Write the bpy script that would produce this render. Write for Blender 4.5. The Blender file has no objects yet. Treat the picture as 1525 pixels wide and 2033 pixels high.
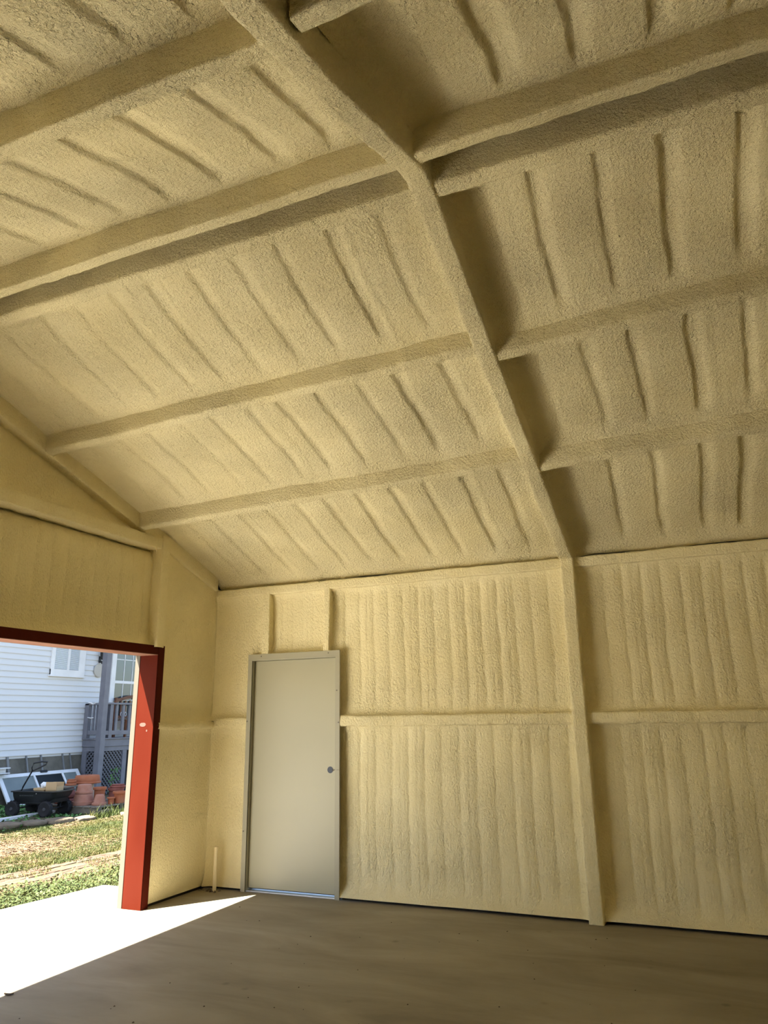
import bpy, bmesh, math, random
import numpy as np
from mathutils import Vector, Matrix, noise as mnoise

random.seed(7)
scene = bpy.context.scene
COL = scene.collection

# ------------------------------------------------------------------ camera
YAW, PITCH, ROLL, FPX = 0.4012, 0.2758, -0.0145, 1448.8
CAM = Vector((4.0282, -6.0882, 1.4674))
cy, sy, cp, sp = math.cos(YAW), math.sin(YAW), math.cos(PITCH), math.sin(PITCH)
fwd = Vector((-sy * cp, cy * cp, sp)); rt = Vector((cy, sy, 0)); up = rt.cross(fwd)
r2 = rt * math.cos(ROLL) + up * math.sin(ROLL); u2 = up * math.cos(ROLL) - rt * math.sin(ROLL)
cd = bpy.data.cameras.new('camera'); cam = bpy.data.objects.new('camera', cd); COL.objects.link(cam)
M = Matrix.Identity(4)
for i, v in enumerate((r2, u2, -fwd)):
    for k in range(3): M[k][i] = v[k]
for k in range(3): M[k][3] = CAM[k]
cam.matrix_world = M
cd.sensor_fit = 'HORIZONTAL'; cd.sensor_width = 36.0; cd.lens = 36.0 * FPX / 1525.0
cd.clip_start = 0.05; cd.clip_end = 300
scene.camera = cam

# ------------------------------------------------------------------ sky, sun, exposure
SUN_DIR = Vector((0.405, 0.560, -1.0)).normalized()
w = bpy.data.worlds.new('sky'); scene.world = w; w.use_nodes = True
nt = w.node_tree; nt.nodes.clear()
sky = nt.nodes.new('ShaderNodeTexSky'); sky.sky_type = 'NISHITA'; sky.sun_disc = False
sky.sun_elevation = math.asin(-SUN_DIR.z); sky.sun_rotation = math.atan2(-SUN_DIR.x, -SUN_DIR.y)
sky.air_density = 1.0; sky.dust_density = 1.5; sky.ozone_density = 1.0
bg = nt.nodes.new('ShaderNodeBackground'); bg.inputs['Strength'].default_value = 0.063
wo = nt.nodes.new('ShaderNodeOutputWorld')
nt.links.new(sky.outputs[0], bg.inputs['Color']); nt.links.new(bg.outputs[0], wo.inputs['Surface'])
sl = bpy.data.lights.new('sun', 'SUN'); sl.energy = 6.6; sl.angle = math.radians(0.53); sl.color = (1.0, 0.95, 0.86)
so = bpy.data.objects.new('sun', sl); COL.objects.link(so)
so.rotation_euler = SUN_DIR.to_track_quat('-Z', 'Y').to_euler(); so.location = (-20, -25, 40)
scene.view_settings.view_transform = 'Standard'; scene.view_settings.look = 'None'
scene.view_settings.gamma = 1.0; scene.view_settings.use_curve_mapping = False
scene.view_settings.exposure = 3.07
try:
    scene.cycles.max_bounces = 14; scene.cycles.diffuse_bounces = 12; scene.cycles.glossy_bounces = 4
    scene.cycles.sample_clamp_indirect = 6.0
    scene.cycles.use_denoising = True
except Exception:
    pass

# ------------------------------------------------------------------ materials
def mat(name, col, rough=0.7, col2=None, nscale=3.0, ndetail=5.0, contrast=(0.35, 0.65), bump=None, metal=0.0, spec=0.3, stretch=None):
    m = bpy.data.materials.new(name); m.use_nodes = True
    n = m.node_tree.nodes; L = m.node_tree.links
    b = n['Principled BSDF']; b.inputs['Roughness'].default_value = rough; b.inputs['Metallic'].default_value = metal
    b.inputs['Specular IOR Level'].default_value = spec
    b.inputs['Base Color'].default_value = (*col, 1)
    geo = n.new('ShaderNodeNewGeometry'); vec = geo.outputs['Position']
    if stretch:
        mp = n.new('ShaderNodeMapping'); mp.inputs['Scale'].default_value = stretch
        L.new(vec, mp.inputs['Vector']); vec = mp.outputs['Vector']
    if col2:
        t = n.new('ShaderNodeTexNoise'); t.inputs['Scale'].default_value = nscale; t.inputs['Detail'].default_value = ndetail
        L.new(vec, t.inputs['Vector'])
        r = n.new('ShaderNodeValToRGB'); r.color_ramp.elements[0].position = contrast[0]; r.color_ramp.elements[1].position = contrast[1]
        r.color_ramp.elements[0].color = (*col, 1); r.color_ramp.elements[1].color = (*col2, 1)
        L.new(t.outputs['Fac'], r.inputs['Fac']); L.new(r.outputs['Color'], b.inputs['Base Color'])
    if bump:
        sc, dist = bump
        t2 = n.new('ShaderNodeTexNoise'); t2.inputs['Scale'].default_value = sc; t2.inputs['Detail'].default_value = 4
        L.new(vec, t2.inputs['Vector'])
        bp = n.new('ShaderNodeBump'); bp.inputs['Distance'].default_value = dist; bp.inputs['Strength'].default_value = 1.0
        L.new(t2.outputs['Fac'], bp.inputs['Height']); L.new(bp.outputs['Normal'], b.inputs['Normal'])
    return m

def foam_material(name, lump, fine, stretch):
    m = bpy.data.materials.new(name); m.use_nodes = True
    n = m.node_tree.nodes; L = m.node_tree.links
    b = n['Principled BSDF']; b.inputs['Roughness'].default_value = 0.85; b.inputs['Specular IOR Level'].default_value = 0.15
    geo = n.new('ShaderNodeNewGeometry')
    t = n.new('ShaderNodeTexNoise'); t.inputs['Scale'].default_value = 2.2; t.inputs['Detail'].default_value = 6
    L.new(geo.outputs['Position'], t.inputs['Vector'])
    r = n.new('ShaderNodeValToRGB')
    r.color_ramp.elements[0].position = 0.3; r.color_ramp.elements[1].position = 0.7
    r.color_ramp.elements[0].color = (*FOAM_A, 1); r.color_ramp.elements[1].color = (*FOAM_B, 1)
    L.new(t.outputs['Fac'], r.inputs['Fac']); L.new(r.outputs['Color'], b.inputs['Base Color'])
    mp = n.new('ShaderNodeMapping'); mp.inputs['Scale'].default_value = stretch
    L.new(geo.outputs['Position'], mp.inputs['Vector'])
    v = n.new('ShaderNodeTexNoise'); v.inputs['Scale'].default_value = 68; v.inputs['Detail'].default_value = 4.0; v.inputs['Roughness'].default_value = 0.55
    L.new(mp.outputs['Vector'], v.inputs['Vector'])
    amp = n.new('ShaderNodeTexNoise'); amp.inputs['Scale'].default_value = 1.6; amp.inputs['Detail'].default_value = 2
    L.new(geo.outputs['Position'], amp.inputs['Vector'])
    mr = n.new('ShaderNodeMapRange'); mr.inputs['From Min'].default_value = 0.32; mr.inputs['From Max'].default_value = 0.66
    mr.inputs['To Min'].default_value = 0.45; mr.inputs['To Max'].default_value = 1.25
    L.new(amp.outputs['Fac'], mr.inputs['Value'])
    mu = n.new('ShaderNodeMath'); mu.operation = 'MULTIPLY'
    L.new(v.outputs['Fac'], mu.inputs[0]); L.new(mr.outputs['Result'], mu.inputs[1])
    bp = n.new('ShaderNodeBump'); bp.inputs['Distance'].default_value = lump; bp.inputs['Strength'].default_value = 1.0
    L.new(mu.outputs[0], bp.inputs['Height'])
    f = n.new('ShaderNodeTexNoise'); f.inputs['Scale'].default_value = 240; f.inputs['Detail'].default_value = 2
    L.new(mp.outputs['Vector'], f.inputs['Vector'])
    bp2 = n.new('ShaderNodeBump'); bp2.inputs['Distance'].default_value = fine; bp2.inputs['Strength'].default_value = 1.0
    L.new(f.outputs['Fac'], bp2.inputs['Height']); L.new(bp.outputs['Normal'], bp2.inputs['Normal'])
    L.new(bp2.outputs['Normal'], b.inputs['Normal'])
    return m

FOAM_A, FOAM_B = (0.82, 0.73, 0.452), (0.87, 0.79, 0.522)
FOAM_ROOF = foam_material('foam_roof', 0.030, 0.006, (1, 0.8, 1))
FOAM_WALL = foam_material('foam_wall', 0.016, 0.004, (1, 1, 0.7))
FOAM_BEAM = foam_material('foam_beam', 0.030, 0.006, (1, 1, 1))
SHEET = mat('galvanised_sheet', (0.45, 0.45, 0.43), 0.5, metal=0.3)
RED = mat('red_primer', (0.050, 0.0052, 0.0014), 0.55, (0.064, 0.0088, 0.0032), 3.5, 6, (0.35, 0.75), stretch=(1, 1, 0.35), spec=0.05)
RED_DUST = mat('dusty_primer', (0.18, 0.09, 0.062), 0.7, (0.11, 0.04, 0.028), 5, 5, (0.4, 0.7), stretch=(1, .4, 1))
SCUFF = mat('pale_scuff', (0.10, 0.05, 0.037), 0.6)
TRIM = mat('trim_beige', (0.088, 0.073, 0.055), 0.45)
DOORGREY = mat('door_grey', (0.40, 0.385, 0.285), 0.36, (0.385, 0.37, 0.272), 2, 3, spec=0.4)
FRAMEGREY = mat('frame_grey', (0.35, 0.335, 0.255), 0.42, spec=0.4)
DARK = mat('dark_gap', (0.015, 0.014, 0.013), 0.8)
STEEL = mat('aluminium', (0.55, 0.55, 0.55), 0.5, metal=0.9)
SCREW = mat('screw_steel', (0.18, 0.17, 0.15), 0.4, metal=0.7)
BLUEDARK = mat('dark_blue_plug', (0.06, 0.075, 0.11), 0.5)
PIPE = mat('pipe_foamed', (0.80, 0.70, 0.46), 0.55)
WHITE = mat('white_paint', (0.70, 0.705, 0.71), 0.5, (0.64, 0.645, 0.65), 4, 4)
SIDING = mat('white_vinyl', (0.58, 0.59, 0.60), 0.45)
PORCH = mat('grey_porch_paint', (0.14, 0.142, 0.165), 0.55, (0.17, 0.172, 0.195), 5, 5)
LATT = mat('grey_lattice_paint', (0.11, 0.112, 0.13), 0.6)
SKIRT = mat('stone_grey_skirting', (0.085, 0.08, 0.064), 0.85, (0.145, 0.132, 0.108), 3, 6, bump=(20, .01))
BATTEN = mat('pale_batten', (0.165, 0.17, 0.175), 0.5)
GLASS = mat('window_glass', (0.05, 0.07, 0.075), 0.06, spec=0.9)
BLIND = mat('blind_slat', (0.62, 0.66, 0.68), 0.5)
BLACKPL = mat('black_plastic', (0.012, 0.013, 0.015), 0.45, spec=0.4)
RUBBER = mat('black_rubber', (0.014, 0.014, 0.016), 0.8)
CREAM = mat('cream_disc', (0.42, 0.40, 0.36), 0.5)
CARD = mat('cardboard', (0.40, 0.27, 0.13), 0.85, (0.44, 0.31, 0.17), 6, 3)
PAPER = mat('paper', (0.78, 0.77, 0.72), 0.8)
BENCHW = mat('bench_wood', (0.12, 0.042, 0.018), 0.5, (0.17, 0.07, 0.035), 8, 4)
PALLETW = mat('old_pallet_wood', (0.12, 0.10, 0.075), 0.85, (0.18, 0.155, 0.12), 5, 5)
STONE = mat('limestone', (0.11, 0.087, 0.06), 0.9, (0.16, 0.128, 0.09), 6, 6, bump=(14, .015))
LEAF = mat('weed_leaf', (0.026, 0.042, 0.008), 0.65, (0.060, 0.074, 0.018), 9, 3)
SHADEGRASS = mat('dark_weed', (0.05, 0.13, 0.03), 0.6, (0.09, 0.20, 0.05), 6, 3)
GRASS = mat('lawn_blade', (0.042, 0.060, 0.008), 0.6, (0.095, 0.088, 0.020), 2.2, 4, (0.38, 0.64))
STRAW = mat('straw', (0.15, 0.098, 0.052), 0.8, (0.095, 0.06, 0.031), 9, 4)
ROOFING = mat('house_roofing', (0.12, 0.11, 0.10), 0.9)
SCRAP = mat('dried_leaf', (0.05, 0.035, 0.02), 0.8)
GLAZE = mat('grey_glass', (0.17, 0.195, 0.185), 0.4, (0.14, 0.165, 0.16), 4, 4, spec=0.5)
DARKGLASS = mat('dark_screen', (0.012, 0.016, 0.018), 0.35, spec=0.3)
TERRA = [mat('terracotta_%s' % k, a, 0.85, b, 7, 5) for k, a, b in (
    ('pink', (0.30, 0.125, 0.082), (0.35, 0.175, 0.125)), ('orange', (0.33, 0.10, 0.042), (0.35, 0.13, 0.065)),
    ('dark', (0.19, 0.058, 0.042), (0.24, 0.085, 0.065)), ('pale', (0.38, 0.27, 0.19), (0.43, 0.33, 0.25)))]
BRICKM = [mat('brick_%s' % k, a, 0.9, b, 9, 5, bump=(40, .006)) for k, a, b in (
    ('red', (0.076, 0.037, 0.022), (0.095, 0.055, 0.034)), ('tan', (0.088, 0.054, 0.030), (0.105, 0.070, 0.041)), ('grey', (0.078, 0.054, 0.035), (0.09, 0.066, 0.043)))]

def concrete(name, ca, cb):
    m = bpy.data.materials.new(name); m.use_nodes = True
    n = m.node_tree.nodes; L = m.node_tree.links
    b = n['Principled BSDF']; b.inputs['Roughness'].default_value = 0.62; b.inputs['Specular IOR Level'].default_value = 0.3
    geo = n.new('ShaderNodeNewGeometry')
    mp = n.new('ShaderNodeMapping'); mp.inputs['Scale'].default_value = (0.55, 1.7, 1); mp.inputs['Rotation'].default_value = (0, 0, math.radians(14))
    L.new(geo.outputs['Position'], mp.inputs['Vector'])
    t = n.new('ShaderNodeTexNoise'); t.inputs['Scale'].default_value = 1.5; t.inputs['Detail'].default_value = 7; t.inputs['Roughness'].default_value = 0.6; t.inputs['Distortion'].default_value = 0.6
    L.new(mp.outputs['Vector'], t.inputs['Vector'])
    r = n.new('ShaderNodeValToRGB'); e = r.color_ramp.elements
    e[0].position = 0.33; e[0].color = (*ca, 1); e[1].position = 0.68; e[1].color = (*cb, 1)
    L.new(t.outputs['Fac'], r.inputs['Fac'])
    v = n.new('ShaderNodeTexVoronoi'); v.inputs['Scale'].default_value = 2.3; L.new(geo.outputs['Position'], v.inputs['Vector'])
    r2_ = n.new('ShaderNodeValToRGB'); r2_.color_ramp.elements[0].position = 0.02; r2_.color_ramp.elements[1].position = 0.07
    r2_.color_ramp.elements[0].color = (0.62, 0.6, 0.58, 1); r2_.color_ramp.elements[1].color = (1, 1, 1, 1)
    L.new(v.outputs['Distance'], r2_.inputs['Fac'])
    mx = n.new('ShaderNodeMix'); mx.data_type = 'RGBA'; mx.blend_type = 'MULTIPLY'; mx.inputs['Factor'].default_value = 0.8
    L.new(r.outputs['Color'], mx.inputs['A']); L.new(r2_.outputs['Color'], mx.inputs['B'])
    L.new(mx.outputs['Result'], b.inputs['Base Color'])
    bp = n.new('ShaderNodeBump'); bp.inputs['Distance'].default_value = 0.004; L.new(t.outputs['Fac'], bp.inputs['Height']); L.new(bp.outputs['Normal'], b.inputs['Normal'])
    return m
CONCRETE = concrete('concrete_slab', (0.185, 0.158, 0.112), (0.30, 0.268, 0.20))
PALE_CONCRETE = concrete('concrete_pale', (0.48, 0.44, 0.36), (0.64, 0.60, 0.51))  # kept pale to bounce light indoors; shared by apron and added slab

def soil():
    m = bpy.data.materials.new('yard_soil'); m.use_nodes = True
    n = m.node_tree.nodes; L = m.node_tree.links
    b = n['Principled BSDF']; b.inputs['Roughness'].default_value = 0.95
    geo = n.new('ShaderNodeNewGeometry')
    t = n.new('ShaderNodeTexNoise'); t.inputs['Scale'].default_value = 5; t.inputs['Detail'].default_value = 8
    L.new(geo.outputs['Position'], t.inputs['Vector'])
    r = n.new('ShaderNodeValToRGB'); e = r.color_ramp.elements
    e[0].position = 0.35; e[0].color = (0.04, 0.037, 0.012, 1); e[1].position = 0.7; e[1].color = (0.09, 0.068, 0.031, 1)
    L.new(t.outputs['Fac'], r.inputs['Fac']); L.new(r.outputs['Color'], b.inputs['Base Color'])
    return m
SOIL = soil()

# ------------------------------------------------------------------ object helpers
def link_mesh(name, me, material, parent=None):
    if material and not me.materials: me.materials.append(material)
    o = bpy.data.objects.new(name, me); COL.objects.link(o)
    if parent: o.parent = parent; o.matrix_parent_inverse = Matrix.Identity(4)
    return o
def mesh(name, verts, faces, material, parent=None, smooth=False):
    me = bpy.data.meshes.new(name); me.from_pydata([tuple(v) for v in verts], [], faces); me.update()
    if smooth: me.polygons.foreach_set('use_smooth', [True] * len(me.polygons))
    return link_mesh(name, me, material, parent)
def tag(o, label=None, cat=None, group=None, kind=None):
    if label: o['label'] = label
    if cat: o['category'] = cat
    if group: o['group'] = group
    if kind: o['kind'] = kind
    return o
def empty(name, loc=(0, 0, 0), rz=0.0):
    o = bpy.data.objects.new(name, None); COL.objects.link(o); o.location = loc; o.rotation_euler = (0, 0, rz); o.empty_display_size = .1
    return o
class MB:
    """collects shapes into one bmesh"""
    def __init__(s): s.bm = bmesh.new()
    def box(s, lo, hi, bevel=0.0, mx=None):
        lo, hi = [min(a, b) for a, b in zip(lo, hi)], [max(a, b) for a, b in zip(lo, hi)]
        g = bmesh.ops.create_cube(s.bm, size=1.0)
        vs = g['verts']
        for v in vs:
            v.co = Vector([lo[k] + (v.co[k] + .5) * (hi[k] - lo[k]) for k in range(3)])
        if bevel > 0:
            es = list({e for v in vs for e in v.link_edges})
            r = bmesh.ops.bevel(s.bm, geom=es, offset=bevel, segments=2, affect='EDGES', profile=.6)
            vs = list({v for f in r['faces'] for v in f.verts} | {v for v in vs if v.is_valid})
        if mx is not None: bmesh.ops.transform(s.bm, matrix=mx, verts=vs)
        return s
    def hexa(s, p):   # 8 corners: bottom loop 0-3, top loop 4-7
        v = [s.bm.verts.new(q) for q in p]
        for f in ((3, 2, 1, 0), (4, 5, 6, 7), (0, 1, 5, 4), (1, 2, 6, 5), (2, 3, 7, 6), (3, 0, 4, 7)):
            s.bm.faces.new([v[i] for i in f])
        return s
    def tube(s, pts, r, n=10, caps=True):
        pts = [Vector(p) for p in pts]; rings = []
        rr = r if isinstance(r, (list, tuple)) else [r] * len(pts)
        for i, p in enumerate(pts):
            d = (pts[min(i + 1, len(pts) - 1)] - pts[max(i - 1, 0)]).normalized()
            a = d.cross(Vector((0, 0, 1)) if abs(d.z) < .9 else Vector((1, 0, 0))).normalized(); b = d.cross(a)
            rings.append([s.bm.verts.new(p + (a * math.cos(t) + b * math.sin(t)) * rr[i]) for t in [2 * math.pi * k / n for k in range(n)]])
        for i in range(len(rings) - 1):
            for k in range(n):
                s.bm.faces.new([rings[i][k], rings[i][(k + 1) % n], rings[i + 1][(k + 1) % n], rings[i + 1][k]])
        if caps: s.bm.faces.new(rings[0][::-1]); s.bm.faces.new(rings[-1])
        return s
    def lathe(s, prof, c=(0, 0, 0), n=28, axis='z'):
        rings = []
        for r, z in prof:
            ring = []
            for k in range(n):
                t = 2 * math.pi * k / n
                p = (r * math.cos(t), r * math.sin(t), z) if axis == 'z' else ((z, r * math.cos(t), r * math.sin(t)) if axis == 'x' else (r * math.sin(t), z, r * math.cos(t)))
                ring.append(s.bm.verts.new((c[0] + p[0], c[1] + p[1], c[2] + p[2])))
            rings.append(ring)
        for i in range(len(rings) - 1):
            for k in range(n):
                s.bm.faces.new([rings[i][k], rings[i][(k + 1) % n], rings[i + 1][(k + 1) % n], rings[i + 1][k]])
        s.bm.faces.new(rings[0][::-1]); s.bm.faces.new(rings[-1])
        return s
    def build(s, name, material, parent=None, smooth=False, angle=None):
        bmesh.ops.recalc_face_normals(s.bm, faces=s.bm.faces)
        me = bpy.data.meshes.new(name); s.bm.to_mesh(me); s.bm.free()
        if smooth:
            me.polygons.foreach_set('use_smooth', [True] * len(me.polygons))
            try: me.set_sharp_from_angle(angle=math.radians(angle or 40))
            except Exception: pass
        return link_mesh(name, me, material, parent)
def box(name, lo, hi, material, parent=None, bevel=0.0):
    return MB().box(lo, hi, bevel).build(name, material, parent)

NZ = mnoise.noise
def fbm(p, o=3):
    return mnoise.fractal(p, 0.9, 2.1, o)
def sstep(a, b, x):
    t = np.clip((x - a) / (b - a), 0, 1); return t * t * (3 - 2 * t)
def grid_mesh(name, P, material, parent, flip=False):
    """P: array (nu, nv, 3)"""
    nu, nv = P.shape[:2]
    idx = np.arange(nu * nv).reshape(nu, nv)
    a, b, c, d = idx[:-1, :-1].ravel(), idx[1:, :-1].ravel(), idx[1:, 1:].ravel(), idx[:-1, 1:].ravel()
    F = np.stack([a, b, c, d] if not flip else [a, d, c, b], 1).astype(np.int32)
    me = bpy.data.meshes.new(name)
    me.vertices.add(nu * nv); me.vertices.foreach_set('co', P.reshape(-1).astype(np.float32))
    nf = len(F); me.loops.add(nf * 4); me.loops.foreach_set('vertex_index', F.ravel())
    me.polygons.add(nf); me.polygons.foreach_set('loop_start', np.arange(nf, dtype=np.int32) * 4)
    me.polygons.foreach_set('use_smooth', np.ones(nf, dtype=bool))
    me.update(calc_edges=True); me.validate()
    return link_mesh(name, me, material, parent)
def noise_grid(P, freq, octs=2):
    out = np.empty(P.shape[0] * P.shape[1])
    for i, p in enumerate(P.reshape(-1, 3)):
        out[i] = fbm((p[0] * freq, p[1] * freq, p[2] * freq), octs)
    return out.reshape(P.shape[:2])

def sweep(name, path, profile, material, parent, amp=0.004, freq=9.0, lump=0.003, closed_ends=True):
    """path: list of (P, A, B) numpy triples; profile: (n,2) offsets along A and B, an open skin whose last edge is buried"""
    prof = np.array(profile, float); n = len(prof)
    tang = np.gradient(prof, axis=0); nrm = np.stack([tang[:, 1], -tang[:, 0]], 1); nrm /= np.linalg.norm(nrm, axis=1)[:, None] + 1e-9
    P = np.array([[p + A * a + B * b for a, b in prof] for p, A, B in path])
    N = np.array([[A * a + B * b for a, b in nrm] for p, A, B in path])
    h = noise_grid(P, freq, 2) * amp + noise_grid(P, 38.0, 1) * lump
    P = P + N * h[:, :, None]
    return grid_mesh(name, P, material, parent)

def rounded_channel(w, d0, d1, r, k=5):
    """U shape: starts at (+w/2, d1), goes down to d0 with rounded corners and back up at -w/2"""
    pts = [(w / 2, d1 - (d1 - d0 - r) * t) for t in np.linspace(0, 1, 6)]
    pts += [(w / 2 - r + r * math.cos(t), d0 + r - r * math.sin(t)) for t in np.linspace(0, math.pi / 2, k)[1:]]
    m = max(2, int((w - 2 * r) / 0.02) + 1)
    pts += [(w / 2 - r - (w - 2 * r) * t, d0) for t in np.linspace(0, 1, m)[1:]]
    pts += [(-w / 2 + r - r * math.sin(t), d0 + r - r * math.cos(t)) for t in np.linspace(0, math.pi / 2, k)[1:]]
    pts += [(-w / 2, d0 + r + (d1 - d0 - r) * t) for t in np.linspace(0, 1, 6)[1:]]
    return pts

# ------------------------------------------------------------------ building dimensions
S, ZA = 0.324, 2.721                  # roof slope and height of the purlin underside plane at the back wall
YR = -3.47; ZR = ZA - S * YR          # ridge
YF = 2 * YR                           # front eave wall plane
XL = -0.375                           # inner face of steel on the gable wall with the opening
XR = 6.60                             # far gable wall
RX0, RX1 = 3.042, 3.152               # rafter / column flange
JY0, JY1 = -0.857, -0.775             # far jamb flange
OY = -5.75                            # near end of the opening
ZH = 2.04                             # underside of the header
DP = 0.135                            # foam panel above purlin underside
def zlow(y): return ZA - S * y if y > YR else ZR + S * (y - YR)
# centre lines of the purlins: y at x
def lin(x, x0, y0, x1, y1): return y0 + (y1 - y0) * (x - x0) / (x1 - x0)
def pA(x): return np.where(x < 3.1, lin(x, XL, -1.185, 2.98, -1.325), lin(x, 3.16, -1.235, 4.57, -1.315))
def pB(x): return np.where(x < 3.1, lin(x, XL, -2.262, 2.98, -2.385), lin(x, 3.16, -2.305, 4.55, -2.380))
def pR(x): return np.where(x < 3.1, lin(x, XL, -3.365, 2.98, -3.372), lin(x, 3.16, -3.366, 4.55, -3.350))
def pN(x): return np.where(x < 3.1, lin(x, XL, -3.585, 2.98, -3.600), lin(x, 3.16, -3.605, 4.55, -3.600))
def pN2(x): return np.where(x < 3.1, lin(x, XL, -4.640, 2.98, -4.560), lin(x, 3.16, -4.600, 4.55, -4.620))
def pN3(x): return np.where(x < 3.1, lin(x, XL, -5.640, 2.98, -5.690), lin(x, 3.16, -5.660, 4.55, -5.700))
PURLINS = [pA, pB, pR, pN, pN2, pN3]
PW = [0.062, 0.066, 0.075, 0.095, 0.085, 0.085]

# ------------------------------------------------------------------ floor slab and apron
fm = MB()
def slab(bm, poly, z0, z1):
    t = [bm.verts.new((x, y, z1)) for x, y in poly]; b = [bm.verts.new((x, y, z0)) for x, y in poly]
    bm.faces.new(t); bm.faces.new(b[::-1])
    for i in range(len(poly)):
        j = (i + 1) % len(poly); bm.faces.new([b[i], b[j], t[j], t[i]])
slab(fm.bm, [(-0.60, 0.20), (-0.60, -7.1), (XR + .3, -7.1), (XR + .3, 0.20)], -0.14, 0.0)
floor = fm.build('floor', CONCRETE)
tag(floor, 'smooth trowelled concrete slab inside the building', 'floor', kind='structure')
am = MB(); slab(am.bm, [(-0.602, -0.17), (-1.39, -0.19), (-1.52, -1.22), (-2.2, -6.6), (-0.602, -7.1)], -0.14, -0.001)
apron = am.build('apron', PALE_CONCRETE); tag(apron, 'pale sunlit concrete apron outside the garage opening', 'apron', kind='structure')

bounce = MB(); slab(bounce.bm, [(-1.56, -2.1), (-8.4, -2.9), (-8.4, -9.5), (-2.22, -9.5), (-2.19, -6.6)], -0.14, -0.012)  # out of view, added only to reflect sunlight into the garage
bounce = bounce.build('bounce_slab', PALE_CONCRETE); tag(bounce, 'unseen concrete slab added to bounce sunlight into the garage opening', 'bounce_slab', kind='structure')
# ------------------------------------------------------------------ ceiling
ceiling = empty('ceiling', (0, YR, ZR)); ceiling.location = (0, 0, 0)
tag(ceiling, 'sloped roof sprayed with lumpy yellow foam over purlins and ribs', 'ceiling', kind='structure')

def groove_field(x, x0, sp, w_, depth, seed, yv):
    """narrow recesses running down the slope; returns height (negative = recessed)"""
    k = np.round((x - x0) / sp)
    out = np.zeros_like(x)
    for dk in (-1, 0, 1):
        kk = k + dk
        jit = np.sin(kk * 12.9898 + seed) * 43758.5453; jit = jit - np.floor(jit)
        jit2 = np.sin(kk * 78.233 + seed * 1.7) * 12543.123; jit2 = jit2 - np.floor(jit2)
        c = x0 + kk * sp + (jit - .5) * 0.045
        d = x - c
        fl_ = 0.012 + w_ * 0.7 * (0.5 + jit2)
        prof = sstep(-0.017, 0.004, d) * (1 - sstep(fl_, fl_ + 0.030 + w_ * 0.5, d))
        out = np.minimum(out, -depth * (0.75 + 0.4 * jit2) * prof)
        # a second thin drip line beside some ribs
        prof2 = np.exp(-((d - 0.05 - .12 * jit) / 0.006) ** 2) * (jit2 > .55)
        out = np.minimum(out, -0.006 * prof2)
    return out

def roof_panel(x0, x1, flo, fhi, side, seed, rib0, sp, w_, depth, step=0.0135, extra=0.0):
    """panel between two purlins (functions of x, flo nearer the back wall); side +1 far slope, -1 near slope"""
    nx = int((x1 - x0) / step) + 1; ny = int(1.2 / (step * 1.9)) + 1
    xs = np.linspace(x0, x1, nx)
    ya, yb = flo(xs), fhi(xs)
    t = np.linspace(0, 1, ny)
    X = np.repeat(xs[:, None], ny, 1); Y = ya[:, None] + (yb - ya)[:, None] * t[None]
    Zl = np.where(side > 0, ZA - S * Y, ZR + S * (Y - YR))
    d_lo = np.abs(Y - ya[:, None]); d_hi = np.abs(yb[:, None] - Y); dx0 = X - x0; dx1 = x1 - X
    base = np.stack([X, Y, Zl], 2)
    lowf = noise_grid(base, 1.7, 2); midf = noise_grid(base, 7.0, 2)
    fade = sstep(0.05, 0.17, d_lo + midf * .02) * sstep(0.03, 0.14, d_hi + midf * .02) * sstep(0.1, 0.3, dx0) * sstep(0.06, 0.16, dx1)
    xx = X + 0.012 * np.sin(Y * 5 + seed) + 0.01 * midf
    h = groove_field(xx, rib0, sp, w_, depth, seed, Y) * fade          # recess (up)
    # pillowing between ribs
    ph = (xx - rib0) / sp; ph = ph - np.floor(ph)
    h += 0.007 * (np.sin(np.pi * ph) - .5) * fade
    # foam building up against the members
    flo_ = (0.075 if flo is eave else 0.010 + 0.024 * sstep(0.0, 2.6, X)) if side > 0 else 0.012 + 0.02 * sstep(1.0, 3.2, X)
    fx0 = 0.012 if x0 < 0 else 0.05
    fil = flo_ * np.exp(-(d_lo / 0.075) ** 1.6) + 0.022 * np.exp(-(d_hi / 0.07) ** 1.6) + fx0 * np.exp(-(dx0 / 0.05) ** 1.6) + 0.045 * np.exp(-(dx1 / 0.05) ** 1.6)
    h += fil + lowf * 0.012 + midf * 0.0035
    Z = Zl + DP + extra - h
    P = np.stack([X, Y, Z], 2)
    return grid_mesh('foam_panel', P, FOAM_ROOF, ceiling, flip=(side > 0) is False or True)

eave = lambda x: x * 0 + 0.075
ridgef = lambda x: x * 0 + YR + .005
ridgen = lambda x: x * 0 + YR - .005
front = lambda x: x * 0 + YF - 0.04
bays = [(XL - 0.03, RX0 + .03, 0.46), (RX1 - .03, XR + .03, 3.58)]
k = 0
for bi, (x0, x1, rib) in enumerate(bays):
    for si, (lo, hi, side) in enumerate(((eave, pA, 1), (pA, pB, 1), (pB, pR, 1), (pR, ridgef, 1), (ridgen, pN, -1), (pN, pN2, -1), (pN2, pN3, -1), (pN3, front, -1))):
        k += 1
        dep = 0.0 if si in (3, 4) else (0.016 if side > 0 else 0.021)
        coarse = 0.0135 if si not in (3, 4, 7) else 0.03
        roof_panel(x0, x1, lo, hi, side, k * 3.1, rib + 0.02 * math.sin(k * 2.1), 0.29, 0.032 if side > 0 else 0.05, dep, coarse, 0.20 if si in (3, 4) else (0.035 if si in (5, 6) else 0.0))

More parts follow.
